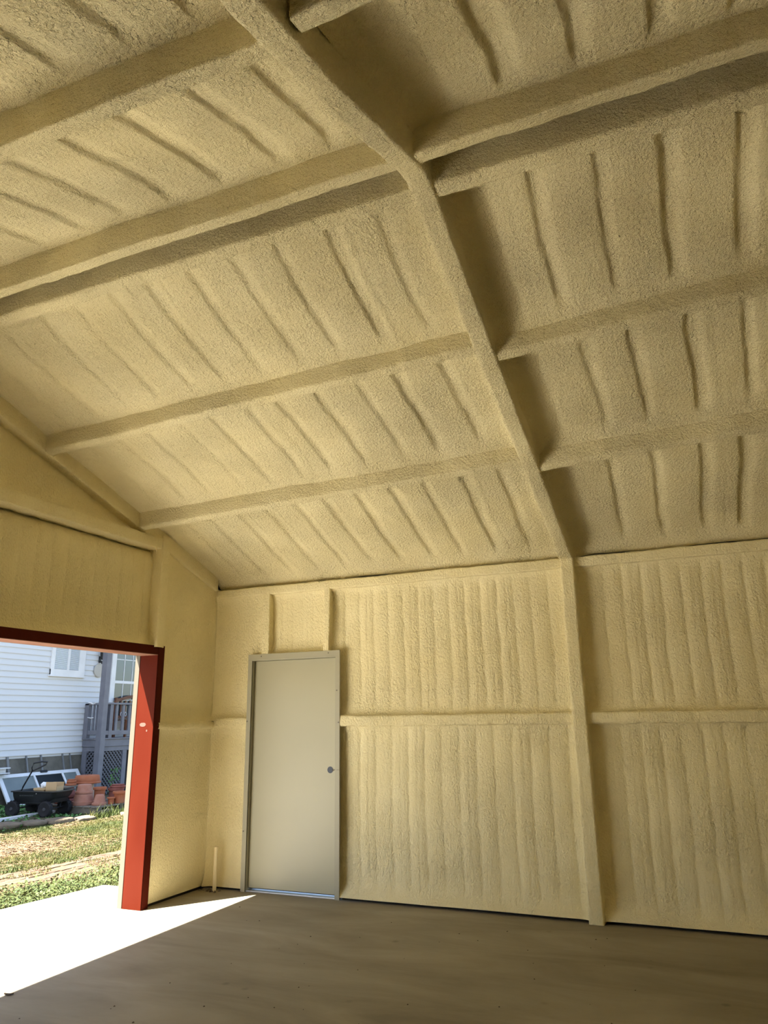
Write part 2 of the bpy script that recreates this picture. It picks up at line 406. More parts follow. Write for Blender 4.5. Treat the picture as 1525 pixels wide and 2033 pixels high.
X_, Y_, Z_ = np.array([1., 0, 0]), np.array([0, 1., 0]), np.array([0, 0, 1.])
for pf, pw, si in zip(PURLINS, PW, range(6)):
    for x0, x1 in ((XL - 0.02, RX0 + 0.02), (RX1 - 0.02, XR + .02)):
        xs = np.linspace(x0, x1, int((x1 - x0) / 0.02)); ys = pf(xs)
        sgn = 1 if si < 3 else -1
        path = []
        for x, y in zip(xs, ys):
            z = zlow(y)
            wob = 0.010 * NZ((x * 1.3, si * 5.0, 0)) + 0.005 * NZ((x * 4.0, si * 9.0, 3)) + (0.018 * NZ((x * 1.1, 2.2, si)) if si in (3,) else 0)
            path.append((np.array([x, y + wob, z + 0.004 * NZ((x * 2.0, si, 7.7))]), Y_, np.array([0, -S * .0, 1.])))
        prof = [(a, b + (-S * sgn * a if True else 0)) for a, b in rounded_channel(pw, 0.0, DP + (0.24 if si in (2, 3) else 0.06), 0.014)]
        sweep('purlin', path, prof, FOAM_BEAM, ceiling, amp=0.0045, lump=0.0025)

# rafter along the main frame, both slopes
ys = np.concatenate([np.linspace(-0.03, YR + .02, 170), np.linspace(YR - .02, YF + 0.02, 170)])
path = []
for y in ys:
    sg = 1 if y > YR else -1
    nrm = np.array([0, S * sg, 1.]) / math.hypot(1, S)
    near = sstep(YR + .1, YR - .35, np.array(y)) if False else 0
    xo = 0.010 * NZ((1.3, y * 1.4, 0)) - (0.035 * float(sstep(0.0, 0.9, np.array(YR - y))))
    path.append((np.array([(RX0 + RX1) / 2 + xo, y, zlow(y) - 0.014 + 0.006 * NZ((4.0, y * 2, 1))]), X_, Z_))
sweep('rafter', path, rounded_channel(RX1 - RX0 + .004, 0.0, DP + 0.03, 0.02), FOAM_BEAM, ceiling, amp=0.005, lump=0.003)

# end rafter on the gable with the opening (rake) and on the far gable
for xa, xb in ((XL - 0.10, XL), (XR, XR + .1)):
    path = []
    for y in ys:
        path.append((np.array([(xa + xb) / 2, y, zlow(y) + 0.004 * NZ((xa, y * 2.2, 1)) - .003]), X_, Z_))
    sweep('end_rafter', path, rounded_channel(0.1, 0.0, DP + 0.03, 0.010), FOAM_WALL, ceiling, amp=0.0015, lump=0.001)
# outer roofing above the foam
for sgn, ya, yb in ((1, 0.35, YR), (-1, YR, YF - 0.35)):
    za_, zb_ = (zlow(ya) if sgn > 0 else ZA - S * ya), ZR
    if sgn < 0: za_, zb_ = ZR, ZR + S * (yb - YR)
    m_ = MB(); q = []
    for dz in (0.22, 0.26):
        q += [(-0.66, ya, za_ + dz), (XR + .3, ya, za_ + dz), (XR + .3, yb, zb_ + dz), (-0.66, yb, zb_ + dz)]
    m_.hexa(q).build('roof_sheet', SHEET, ceiling)

# ------------------------------------------------------------------ wall panels (height fields)
def wall_ribs(u, u0, sp, depth, seed):
    ph = (u - u0) / sp
    kk = np.floor(ph); f = ph - kk
    j = np.sin(kk * 12.9898 + seed) * 43758.5453; j = j - np.floor(j)
    f = np.clip(f + (j - .5) * 0.16 * np.sin(np.pi * f), 0, 1)
    pil = np.abs(np.sin(np.pi * f)) ** 0.42
    g = depth * (0.7 + 0.6 * j) * (pil - 0.5)
    g -= 0.005 * np.exp(-((f - 0.35 - .3 * j) / 0.03) ** 2) * (j > .6)     # drip line
    return g

def wall_panel(parent, axis, base, sgn, u0, u1, z0, ztop, seed, rib0=0.0, sp=0.148, depth=0.0145, step=0.0105, fil=(0.05, 0.05, 0.05, 0.05), ribfade=(0.06, 0.10, 0.04, 0.06), skirt=0.0, nrib=True):
    """axis 'y': plane y=base, u runs along x; axis 'x': plane x=base, u runs along y. sgn: direction into the room. ztop may be a function of u."""
    nu = max(3, int((u1 - u0) / step) + 1); us = np.linspace(u0, u1, nu)
    zt = ztop(us) if callable(ztop) else us * 0 + ztop
    nv = max(3, int((zt.max() - z0) / (step * 1.7)) + 1); t = np.linspace(0, 1, nv)
    U = np.repeat(us[:, None], nv, 1); Zz = z0 + (zt - z0)[:, None] * t[None]
    dz0, dz1, du0, du1 = Zz - z0, zt[:, None] - Zz, U - u0, u1 - U
    P = np.stack([U, Zz * 0 + base, Zz] if axis == 'y' else [Zz * 0 + base, U, Zz], 2)
    lowf = noise_grid(P, 1.9, 2); midf = noise_grid(P, 8.0, 2)
    uu = U + 0.006 * np.sin(Zz * 4 + seed) + 0.008 * midf
    fade = sstep(0, ribfade[0], dz0 - .02) * sstep(0, ribfade[1], dz1 - .02) * sstep(0, ribfade[2], du0) * sstep(0, ribfade[3], du1)
    h = wall_ribs(uu, rib0, sp, depth, seed) * fade if nrib else 0 * U
    f0, f1, f2, f3 = fil
    h = h + f0 * np.exp(-(dz0 / 0.05) ** 1.5) + f1 * np.exp(-(dz1 / 0.05) ** 1.5) + f2 * np.exp(-(du0 / 0.035) ** 1.5) + f3 * np.exp(-(du1 / 0.035) ** 1.5)
    h = h + lowf * 0.008 + midf * 0.0018
    if skirt: h = h + skirt * np.exp(-(dz0 / 0.09) ** 2)
    if axis == 'y': P[:, :, 1] += sgn * h
    else: P[:, :, 0] += sgn * h
    flip = (axis == 'y' and sgn > 0) or (axis == 'x' and sgn < 0)
    return grid_mesh('foam_panel', P, FOAM_WALL, parent, flip=flip)

def bar(parent, name, p0, p1, A, B, w_, d, r=0.014, amp=0.004, lump=0.002, material=None, n=None):
    """foam covered member from p0 to p1; profile width along A, depth toward the room along -B"""
    p0, p1 = np.array(p0, float), np.array(p1, float); L_ = np.linalg.norm(p1 - p0)
    n = n or max(6, int(L_ / 0.02)); path = []
    for t in np.linspace(0, 1, n):
        p = p0 + (p1 - p0) * t
        wob = 0.005 * NZ((t * L_ * 2.1, p0[0] * 3.1, p0[2] * 1.7))
        path.append((p + np.array(A) * wob, np.array(A, float), np.array(B, float)))
    return sweep(name, path, rounded_channel(w_, 0.0, d, r), material or FOAM_WALL, parent, amp=amp, lump=lump)

# ------------------------------------------------------------------ back wall
wall_back = empty('wall_back'); tag(wall_back, 'foam sprayed back wall with ribbed panels, middle rail and centre column', 'wall', kind='structure')
YP = 0.085
rw = 0.146
DW = 0.986
WT = 2.66
# bay left of the main column: left of door, above door, right of door
wall_panel(wall_back, 'y', YP - .03, -1, XL - 0.02, 0.0, 0.020, 1.41, 1.0, nrib=False, fil=(0.02, 0.03, 0.05, 0.0), skirt=0.02)
wall_panel(wall_back, 'y', YP - .03, -1, XL - 0.02, 0.03, 1.47, WT + .02, 2.0, nrib=False, fil=(0.05, 0.03, 0.05, 0.0))
wall_panel(wall_back, 'y', YP - .03, -1, 0.02, 0.16, 2.05, WT + .02, 2.5, nrib=False, fil=(0.02, 0.03, 0.0, 0.0))
wall_panel(wall_back, 'y', YP, -1, 0.17, 0.83, 2.06, WT + .02, 3.0, rib0=.22, sp=0.11, depth=.006, fil=(0.05, 0.05, 0.03, 0.03))
wall_panel(wall_back, 'y', YP, -1, 0.86, 0.985, 2.03, WT + .02, 3.5, nrib=False, fil=(0.03, 0.06, 0.02, 0.0))
wall_panel(wall_back, 'y', YP, -1, 0.952, RX0 + .02, 1.47, WT + .02, 4.0, rib0=1.152 - rw, sp=rw, fil=(0.05, 0.06, 0.02, 0.04), ribfade=(.12, .08, .04, .06))
wall_panel(wall_back, 'y', YP, -1, 0.952, RX0 + .02, 0.022, 1.42, 5.0, rib0=1.145 - rw, sp=0.152, fil=(0.05, 0.03, 0.0, 0.04), ribfade=(.10, .04, .04, .06), skirt=0.035)
wall_panel(wall_back, 'y', YP, -1, RX1 - .02, XR + .02, 1.47, WT + .02, 6.0, rib0=3.358, sp=0.149, fil=(0.05, 0.06, 0.03, 0.04), ribfade=(.12, .08, .12, .06))
wall_panel(wall_back, 'y', YP, -1, RX1 - .02, XR + .02, 0.022, 1.42, 7.0, rib0=3.379, sp=0.147, fil=(0.05, 0.03, 0.03, 0.04), ribfade=(.10, .04, .12, .06), skirt=0.035)
for x0, x1 in ((XL, 0.004), (DW - .004, RX0 + .02), (RX1 - .02, XR)):
    bar(wall_back, 'wall_girt', (x0, 0.0, 1.452), (x1, 0.0, 1.450), Z_, Y_, 0.094, 0.14, r=0.02, amp=0.006, lump=0.003)
for x0, x1 in ((XL - .02, RX0 + .02), (RX1 - .02, XR)):
    bar(wall_back, 'eave_strut', (x0, 0.0, 2.697), (x1, 0.0, 2.697), Z_, Y_, 0.085, 0.10, r=0.014, amp=0.004)
bar(wall_back, 'column', ((RX0 + RX1) / 2, -0.045, 0.0), ((RX0 + RX1) / 2, -0.045, 2.80), X_, Y_, RX1 - RX0, 0.20, r=0.014, amp=0.004)
bar(wall_back, 'door_stud', (0.181, -0.002, 2.08), (0.181, -0.002, 2.69), X_, Y_, 0.080, 0.14, r=0.01, amp=0.004)
bar(wall_back, 'door_stud', (0.838, -0.002, 2.08), (0.845, -0.002, 2.69), X_, Y_, 0.066, 0.14, r=0.012, amp=0.003)
# outer metal sheet, left open behind the door leaf
ob = MB(); ob.box((-0.62, 0.20, -0.1), (0.02, 0.22, 3.1)); ob.box((DW - .02, 0.20, -0.1), (XR + .3, 0.22, 3.1)); ob.box((0.02, 0.20, 2.06), (DW - .02, 0.22, 3.1))
ob.build('outer_sheet', SHEET, wall_back)

# ------------------------------------------------------------------ wall with the opening (left gable)
wall_left = empty('wall_left'); tag(wall_left, 'foam sprayed gable wall above and beside the open garage doorway', 'wall', kind='structure')
XP = XL - 0.085
rake = lambda y: np.where(y > YR, ZA - S * y, ZR + S * (y - YR)) + 0.05
# narrow panels between jamb and corner, below and above the rail
wall_panel(wall_left, 'x', XL - 0.035, 1, JY1 - .03, 0.06, 0.022, 1.41, 11.0, nrib=False, fil=(0.0, 0.03, 0.0, 0.06), skirt=0.0)
wall_panel(wall_left, 'x', XL - 0.035, 1, JY1 - .03, 0.06, 1.44, lambda y: ZA - S * y + .03, 12.0, nrib=False, fil=(0.03, 0.0, 0.0, 0.06))
bar(wall_left, 'wall_girt', (XL + .01, JY1 - .02, 1.43), (XL + .01, 0.05, 1.43), Z_, -X_, 0.075, 0.12, r=0.03, amp=0.006)
# above the header
wall_panel(wall_left, 'x', XP, 1, OY - .2, -0.86, ZH + 0.06, 2.99, 13.0, rib0=-1.02, sp=0.148, depth=0.017, fil=(0.05, -0.07, 0.02, 0.01), ribfade=(.16, .02, .04, .08))
wall_panel(wall_left, 'x', XP, 1, YF, -0.86, 3.06, rake, 14.0, rib0=-1.02, sp=0.15, depth=0.007, fil=(0.05, -0.02, 0.02, 0.02))
bar(wall_left, 'wall_girt', (XL + .012, YF, 3.03), (XL + .012, -0.87, 3.03), Z_, -X_, 0.105, 0.14, r=0.010, amp=0.006, lump=0.002)
bar(wall_left, 'jamb_post', (XL + 0.025, -0.868, ZH + 0.06), (XL + 0.025, -0.868, 3.10), Y_, -X_, 0.105, 0.15, r=0.012, amp=0.003, lump=.001)
# beyond the opening, near the camera
wall_panel(wall_left, 'x', XP, 1, YF - .02, OY - 0.08, 0.0, ZH + .2, 15.0, rib0=-6.4, step=0.03)
wall_panel(wall_left, 'x', XP, 1, YF - .02, OY - 0.18, ZH + .18, 3.0, 16.0, rib0=-6.4, step=0.03)
MB().tube([(XL + .03, -1.02, 2.975), (XL + .032, -1.015, 2.93)], 0.006).build('bracket_pin', PIPE, wall_left)
ob = MB(); ob.box((-0.60, JY0 + .03, -0.1), (-0.575, 0.22, 3.1)); ob.box((-0.60, YF - .2, -0.1), (-0.575, OY - .03, 3.1))
ob.hexa([(-.60, OY - .05, ZH + .03), (-.575, OY - .05, ZH + .03), (-.575, JY0 + .05, ZH + .03), (-.60, JY0 + .05, ZH + .03),
         (-.60, OY - .05, 3.1), (-.575, OY - .05, 3.1), (-.575, JY0 + .05, 3.1), (-.60, JY0 + .05, 3.1)])
v = [ob.bm.verts.new(p) for p in ((-.59, .22, 3.0), (-.59, YF - .2, 3.0), (-.59, YR, ZR + .25))]
ob.bm.faces.new(v)
ob.build('outer_sheet', SHEET, wall_left)

# ------------------------------------------------------------------ the unseen front and right walls that close the room
wall_front = empty('wall_front'); tag(wall_front, 'foam sprayed front wall behind the camera', 'wall', kind='structure')
wall_panel(wall_front, 'y', YF - YP, 1, XL - .1, XR + .1, 0.0, 2.80, 21.0, step=0.05)
wall_right = empty('wall_right'); tag(wall_right, 'foam sprayed far gable wall outside the frame', 'wall', kind='structure')
wall_panel(wall_right, 'x', XR + .06, -1, YF - .1, 0.1, 0.0, rake, 22.0, step=0.05)
box('outer_sheet', (-0.62, YF - .22, -.1), (XR + .3, YF - .20, 3.0), SHEET, wall_front)
ob = MB(); ob.box((XR + .2, YF - .2, -.1), (XR + .22, 0.2, 3.0)); v = [ob.bm.verts.new(p) for p in ((XR + .21, .22, 3.0), (XR + .21, YF - .2, 3.0), (XR + .21, YR, ZR + .25))]; ob.bm.faces.new(v)
ob.build('outer_sheet', SHEET, wall_right)

# ------------------------------------------------------------------ red steel frame of the garage opening
door_2 = empty('door_2', (XL, JY0, 0)); door_2.location = (0, 0, 0)
tag(door_2, 'open garage doorway framed in red primed steel channel', 'doorway', kind='structure')
def channel_jamb(y_face, y_in):
    m_ = MB(); t_ = 0.006 if y_in > y_face else -0.006
    m_.box((XL - 0.199, y_face, 0), (XL, y_face + t_, ZH + .02), 0.0015)
    m_.box((XL - 0.006, y_face, 0), (XL, y_in, ZH + 0.078), 0.0015)
    m_.box((XL - 0.199, y_face, 0), (XL - 0.193, y_in, ZH + 0.078), 0.0015)
    return m_.build('jamb', RED, door_2)
jamb = channel_jamb(JY0, JY1)
channel_jamb(OY, OY - 0.082)
hm = MB(); hm.box((XL - 0.006, OY, ZH), (XL - .0005, JY0 - .001, ZH + 0.075), 0.0015); hm.box((XL - 0.199, OY, ZH), (XL - 0.193, JY0 - .001, ZH + 0.075), .0015)
hm.build('header', RED, door_2)
tag(box('header_soffit', (XL - 0.199, OY, ZH - .005), (XL - .001, JY0 - .001, ZH + .001), RED_DUST, door_2, .0015), 'dusty brown underside of the header')
m_ = MB(); m_.box((XL - 0.252, JY0 + .002, -.02), (XL - 0.203, JY0 + .03, ZH + .03), .002)
tag(m_.build('trim', TRIM, door_2), 'beige metal outer trim')
m_ = MB(); m_.box((XL - 0.252, OY - .03, ZH), (XL - 0.203, JY0 + .03, ZH + .04), .002)
tag(m_.build('trim', TRIM, door_2), 'beige metal outer trim over the header')
m_ = MB(); m_.box((XL - 0.252, OY - .03, -.02), (XL - 0.203, OY - .002, ZH + .03), .002); m_.build('trim', TRIM, door_2)
# pale scuff marks on the jamb reveal
def oval(c, rx, rz, seed):
    vs = []; n = 18
    for s_ in (0, 1):
        for q in range(n):
            a = 2 * math.pi * q / n; k_ = 1 + .15 * NZ((math.cos(a) * 2, math.sin(a) * 2, seed))
            vs.append((c[0] + rx * k_ * math.cos(a), JY0 - .0012 * s_, c[1] + rz * k_ * math.sin(a)))
    f = [tuple(range(n, 2 * n))] + [(q, (q + 1) % n, n + (q + 1) % n, n + q) for q in range(n)]
    mesh('paint_scuff', vs, f, SCUFF, jamb)
oval((-0.492, 1.445), 0.034, 0.017, 1); oval((-0.445, 1.395), 0.007, 0.009, 2)

# ------------------------------------------------------------------ personnel door
door_1 = empty('door_1'); tag(door_1, 'closed grey-beige steel walk-through door in the back wall', 'door', kind='structure')
H = 2.08; FW = 0.05
fr = MB()
fr.box((0, -0.004, 0), (0.045, 0.010, H - .055), .002); fr.box((0.037, 0.0, 0), (0.045, 0.13, H - .055), .001); fr.box((0.045, 0.096, 0), (0.060, 0.13, H - .062), .001)
fr.box((0.045, 0.022, 0), (0.0475, 0.036, H - .06), .0006)
fr.build('door_jamb', FRAMEGREY, door_1)
fr = MB()
fr.box((DW - .045, -0.004, 0), (DW, 0.010, H - .055), .002); fr.box((DW - .045, 0.0, 0), (DW - .037, 0.13, H - .055), .001); fr.box((DW - .060, 0.096, 0), (DW - .045, 0.13, H - .062), .001)
fr.build('door_jamb', FRAMEGREY, door_1)
fr = MB()
fr.box((0, -0.006, H - .055), (DW, 0.010, H), .002); fr.box((0.03, 0.0, H - .062), (DW - .03, 0.13, H - .055), .001); fr.box((0.045, 0.096, H - .075), (DW - .045, 0.13, H - .062), .001)
fr.build('door_head', FRAMEGREY, door_1)
leaf = MB(); leaf.box((0.049, 0.050, 0.028), (DW - .047, 0.092, H - .064), .003)
leaf = leaf.build('door_leaf', DOORGREY, door_1)
hole = MB().lathe([(0.026, 0.0485), (0.031, 0.049), (0.031, 0.0500), (0.0255, 0.0502)], (0.868, 0, 1.034), 24, 'y').build('lock_hole_rim', DOORGREY, leaf)
tag(MB().lathe([(0.0285, 0.0478), (0.0285, 0.0502)], (0.868, 0, 1.034), 24, 'y').build('lock_bore', BLUEDARK, leaf), 'dark round lock bore')
tag(MB().tube([(0.890, 0.046, 1.034), (0.900, 0.040, 1.029), (0.915, 0.030, 1.037), (0.945, 0.0, 1.038), (0.985, -0.008, 1.038)], [.003, .005, .004, .002, .0015], 6).build('wire_loop', SCREW, leaf), 'dark twist of wire in the lock bore')
for x, z in ((0.145, H - .022), (0.868, H - .022), (0.010, 1.46), (0.012, .5), (DW - .012, 1.44), (DW - .03, 1.72)):
    MB().lathe([(0.0055, -0.0085), (0.0065, -0.006), (0.0065, -0.004)], (x, 0, z), 10, 'y').build('screw', SCREW, door_1)
box('threshold', (0.04, 0.015, 0.0), (DW - .04, 0.13, 0.011), STEEL, door_1, .003)
box('door_sweep', (0.055, 0.055, 0.0225), (DW - .05, 0.088, 0.030), DARK, leaf)

# conduit stub in the corner
pp = empty('pipe', (-0.240, -0.055, 0)); tag(pp, 'short foam-coloured pipe stub standing on the slab in the corner', 'pipe')
MB().tube([(0, 0, 0), (0, 0, 0.36)], 0.0175, 16, caps=True).build('pipe_body', PIPE, pp, True)
MB().lathe([(0.0175, 0.335), (0.0195, 0.338), (0.0195, 0.366), (0.014, 0.3665), (0.014, 0.35)], n=16).build('pipe_mouth', PIPE, pp, True)

# near-black strip painted in for the shade in the gap under the foam
base = MB()
base.box((XL - .05, 0.055, 0), (0.0, 0.10, 0.035)); base.box((DW, 0.055, 0), (XR, 0.10, 0.035)); base.box((XL - .09, JY1 - .02, 0), (XL - .045, 0.1, 0.035))
tag(base.build('gap_shade_strip', DARK), 'near-black strip in place of the shade in the unfilled gap under the foam', 'base gap', kind='structure')

# bits lying on the slab
for i, (x, y, a, l) in enumerate(((0.222, -2.62, 0.4, .055), (1.05, -2.95, 0.1, .04))):
    n = 7; vs = []; fs = []
    for q in range(n):
        t = q / (n - 1); wd = .012 * math.sin(math.pi * min(.98, t + .02)) + .001
        for s_ in (-1, 1):
            vs.append((l * (t - .5), s_ * wd, .004 + .007 * (1 - math.sin(math.pi * t)) * (1 if s_ > 0 else .3)))
    for q in range(n - 1): fs.append((2 * q, 2 * q + 1, 2 * q + 3, 2 * q + 2))
    o = mesh('dried_leaf', vs, fs, SCRAP); o.location = (x, y, 0); o.rotation_euler = (0, 0, a)
    sm = o.modifiers.new('thick', 'SOLIDIFY'); sm.thickness = .002
    tag(o, ('dark curled dried leaf scrap on the slab at the edge of the sunlight', 'smaller dark leaf scrap on the shaded slab, away from the sunlight')[i], 'leaf', 'leaf scraps on the slab')

def stuff_mesh(name, V, F, material, label, cat):
    me = bpy.data.meshes.new(name); me.from_pydata(V, [], F); me.update()
    o = link_mesh(name, me, material); tag(o, label, cat, kind='stuff'); return o
rg = random.Random(3); V, F = [], []
for i in range(60):
    x, y = rg.uniform(0.3, 3.6), rg.uniform(-3.4, -0.3); s_ = rg.uniform(.003, .008); b0 = len(V)
    for q in range(5):
        a = 2 * math.pi * q / 5; V.append((x + s_ * math.cos(a) * rg.uniform(.6, 1.2), y + s_ * math.sin(a), 0.0005))
    V.append((x, y, s_ * .7))
    F += [(b0 + q, b0 + (q + 1) % 5, b0 + 5) for q in range(5)]
stuff_mesh('debris_crumbs', V, F, SCRAP, 'tiny dark crumbs scattered on the concrete slab', 'debris')
V, F = [], []
rg = random.Random(12)
for i in range(16):
    x, y = -0.30 + rg.uniform(-.07, .12), -0.07 + rg.uniform(-.04, .05); s_ = rg.uniform(.008, .020); b0 = len(V)
    for q in range(6):
        a = math.pi * q / 3; V.append((x + s_ * math.cos(a) * rg.uniform(.6, 1.2), y + s_ * math.sin(a) * rg.uniform(.6, 1.1), 0.0005))
    V.append((x, y, s_ * 1.1)); F += [(b0 + q, b0 + (q + 1) % 6, b0 + 6) for q in range(6)]
stuff_mesh('foam_crumbs', V, F, PALLETW, 'dirty crumbs piled in the corner at the foot of the pipe stub', 'debris')
#__EXTERIOR__
# ================================================================== outside
G = -0.08
def ground_z(x, y): return G + 0.012 * NZ((x * .9, y * .9, 0))
gm = MB()
slab(gm.bm, [(60, -45), (60, 45), (-45, 45), (-45, -45)], -0.4, -0.13)
yard = gm.build('ground', SOIL); tag(yard, 'bare yard soil spreading around the building', 'ground', kind='structure')
nx, ny = 90, 150
gx = np.linspace(-9.1, -1.2, nx); gy = np.linspace(-6.5, 12, ny)
P = np.zeros((nx, ny, 3)); P[:, :, 0] = gx[:, None]; P[:, :, 1] = gy[None]
P[:, :, 2] = G + 0.014 * noise_grid(P, .9, 2) - 0.06 * (P[:, :, 0] > -1.9)
lawn = grid_mesh('lawn_ground', P, SOIL, None); tag(lawn, 'uneven lawn soil between the concrete apron and the house', 'lawn', kind='structure')

# ---- brick path: every brick of the stretch in view
path_root = empty('path'); tag(path_root, 'weathered flat brick path crossing the lawn', 'path', kind='structure')
meshes = []
rg = random.Random(11)
for q in range(9):
    b_ = MB(); b_.box((-.098, -.047, -.04), (.098, .047, 0), .005)
    for v_ in b_.bm.verts: v_.co += Vector((rg.uniform(-.003, .003), rg.uniform(-.003, .003), rg.uniform(-.002, .002)))
    o = b_.build('brick', BRICKM[q % 3], path_root)
    meshes.append(o.data); bpy.data.objects.remove(o)
def path_c(y): return -2.66 + 0.075 * (y + .5)
nb = 0; row = 0
y = -1.75
while y < 2.45:
    for c in range(-4, 5):
        if nb >= 298: break
        x = path_c(y) + c * .105 + rg.uniform(-.008, .008)
        yy = y + (0.1 if (c % 2) else 0) + rg.uniform(-.008, .008)
        o = bpy.data.objects.new('brick', meshes[rg.choice((0, 0, 1, 1, 2, 3, 4, 4, 5, 6, 7, 8))]); COL.objects.link(o); o.parent = path_root
        o.location = (x, yy, G + .006 + rg.uniform(-.004, .006)); o.rotation_euler = (rg.uniform(-.03, .03), rg.uniform(-.03, .03), math.pi / 2 + rg.uniform(-.06, .06)); nb += 1
    y += 0.206

# ---- grass as counted-by-nobody blades
def blades(name, pts, hmin, hmax, wd, material, label, cat, seed):
    rg = random.Random(seed); V, F = [], []
    for (x, y, z, k_) in pts:
        a = rg.uniform(0, 6.283); h = rg.uniform(hmin, hmax) * k_; l = h * rg.uniform(.2, .9); a2 = rg.uniform(0, 6.283)
        dx, dy = math.cos(a) * wd / 2, math.sin(a) * wd / 2; b0 = len(V)
        mx_, my_ = math.cos(a2) * l, math.sin(a2) * l
        V += [(x - dx, y - dy, z), (x + dx, y + dy, z), (x + dx * .7 + mx_ * .4, y + dy * .7 + my_ * .4, z + h * .62), (x - dx * .7 + mx_ * .4, y - dy * .7 + my_ * .4, z + h * .62), (x + mx_, y + my_, z + h)]
        F += [(b0, b0 + 1, b0 + 2, b0 + 3), (b0 + 3, b0 + 2, b0 + 4)]
    return stuff_mesh(name, V, F, material, label, cat)
rg = random.Random(5)
def bare(x, y):   # worn straw patch in the lawn
    u_, v_ = (x + 4.35) / .75, (y - 1.15) / 1.25
    return math.exp(-(u_ * u_ + v_ * v_)) + .35 * NZ((x * 1.6, y * 1.6, 4))
pts, straw = [], []
while len(pts) < 165000:
    x, y = rg.uniform(-6.4, -2.95), rg.uniform(-2.05, 5.2)
    if x > path_c(y) - .46 + .07 * NZ((x * 2, y * 3, 1)): continue
    b_ = bare(x, y)
    if rg.random() < b_ * 1.15: 
        if rg.random() < .35: straw.append((x, y, ground_z(x, y), 1))
        continue
    pts.append((x, y, ground_z(x, y) - .004, (.7 + .5 * abs(NZ((x, y, 9)))) * (1.0 if x > -5.3 else .6)))
blades('lawn_grass', pts, .025, .06, .0055, GRASS, 'sunlit short green and yellow lawn between the brick path and the stone edging', 'grass', 1)
V, F = [], []
for (x, y, z, k_) in straw[:9000]:
    a = rg.uniform(0, 3.14); l = rg.uniform(.02, .06); wd = rg.uniform(.003, .008); b0 = len(V)
    c_, s_ = math.cos(a), math.sin(a)
    for (u_, v_) in ((-l, -wd), (l, -wd), (l, wd), (-l, wd)): V.append((x + u_ * c_ - v_ * s_, y + u_ * s_ + v_ * c_, z + .004 + rg.uniform(0, .016)))
    F.append((b0, b0 + 1, b0 + 2, b0 + 3))
stuff_mesh('straw_litter', V, F, STRAW, 'pale dry straw and dead leaves on the worn patch of lawn', 'straw')
pts = []
while len(pts) < 5200:
    y = rg.uniform(-1.8, 2.5); c = path_c(y); x = c + rg.choice((-.4, -.18, .02, .22, .42, .47)) + rg.gauss(0, .05)
    if NZ((x * 2.2, y * 2.2, 6)) < .02: continue
    pts.append((x, y, G + .01, .6))
blades('path_grass', pts, .015, .045, .006, GRASS, 'low grass growing in the joints of the brick path', 'grass', 2)
# broad leaved weeds along the apron
def leaves(name, pts, smin, smax, material, label, cat, seed, hmax=.11):
    rg = random.Random(seed); V, F = [], []
    for (x, y, z) in pts:
        s_ = rg.uniform(smin, smax); a = rg.uniform(0, 6.283); tl = rg.uniform(-.6, .9); zz = z + rg.random() ** 1.3 * hmax
        d = Vector((math.cos(a), math.sin(a), tl)).normalized(); e = d.cross(Vector((0, 0, 1))).normalized(); p = Vector((x, y, zz)); b0 = len(V)
        V += [tuple(p), tuple(p + d * s_ * .5 + e * s_ * .38), tuple(p + d * s_), tuple(p + d * s_ * .5 - e * s_ * .38)]
        F.append((b0, b0 + 1, b0 + 2, b0 + 3))
    return stuff_mesh(name, V, F, material, label, cat)
def apron_x(y): return -1.52 + (y + 1.22) * .126 if y < -.19 else -1.39
pts, pts2 = [], []
while len(pts) < 17000:
    y = rg.uniform(-1.9, 2.6)
    lo, hi = path_c(y) + .42, (apron_x(y) - .015 if y < -.17 else -1.0)
    x = rg.uniform(lo, hi)
    t_ = (x - lo) / (hi - lo)
    if rg.random() > .35 + t_ * .8: continue
    pts.append((x, y, G - .01))
leaves('apron_weeds', pts, .016, .040, LEAF, 'leafy green clover and weeds growing along the concrete apron edge', 'weeds', 3, .125)
while len(pts2) < 9000:
    y = rg.uniform(-1.9, 2.6); lo, hi = path_c(y) + .38, (apron_x(y) - .02 if y < -.17 else -1.0)
    pts2.append((rg.uniform(lo, hi), y, G - .01, .9))
blades('apron_grass', pts2, .05, .12, .006, GRASS, 'taller grass mixed among the clover beside the apron', 'grass', 4)
# shaded growth beyond the stones
pts = [(x, y, G) for x, y in ((rg.uniform(-8.8, -5.85), rg.uniform(2.2, 6.6)) for _ in range(12000)) if not (-7.45 < x < -5.95 and 4.2 < y < 5.75) and not (y < 3.9 - .1 * x * 0 and x > -7.2 and rg.random() < .75)]
leaves('shade_weeds', pts, .03, .07, SHADEGRASS, 'dark green weeds in the shade around the wagon and pallet', 'weeds', 5, .035)
pts = [(rg.gauss(-5.62, .07), rg.uniform(3.9, 5.4), G - .01, rg.choice((.6, .7, .8, .8, 1.0, 1.7))) for _ in range(900)]
blades('tall_grass', pts, .06, .15, .009, GRASS, 'taller bright grass tufts at the edge of the sunlight', 'grass', 6)

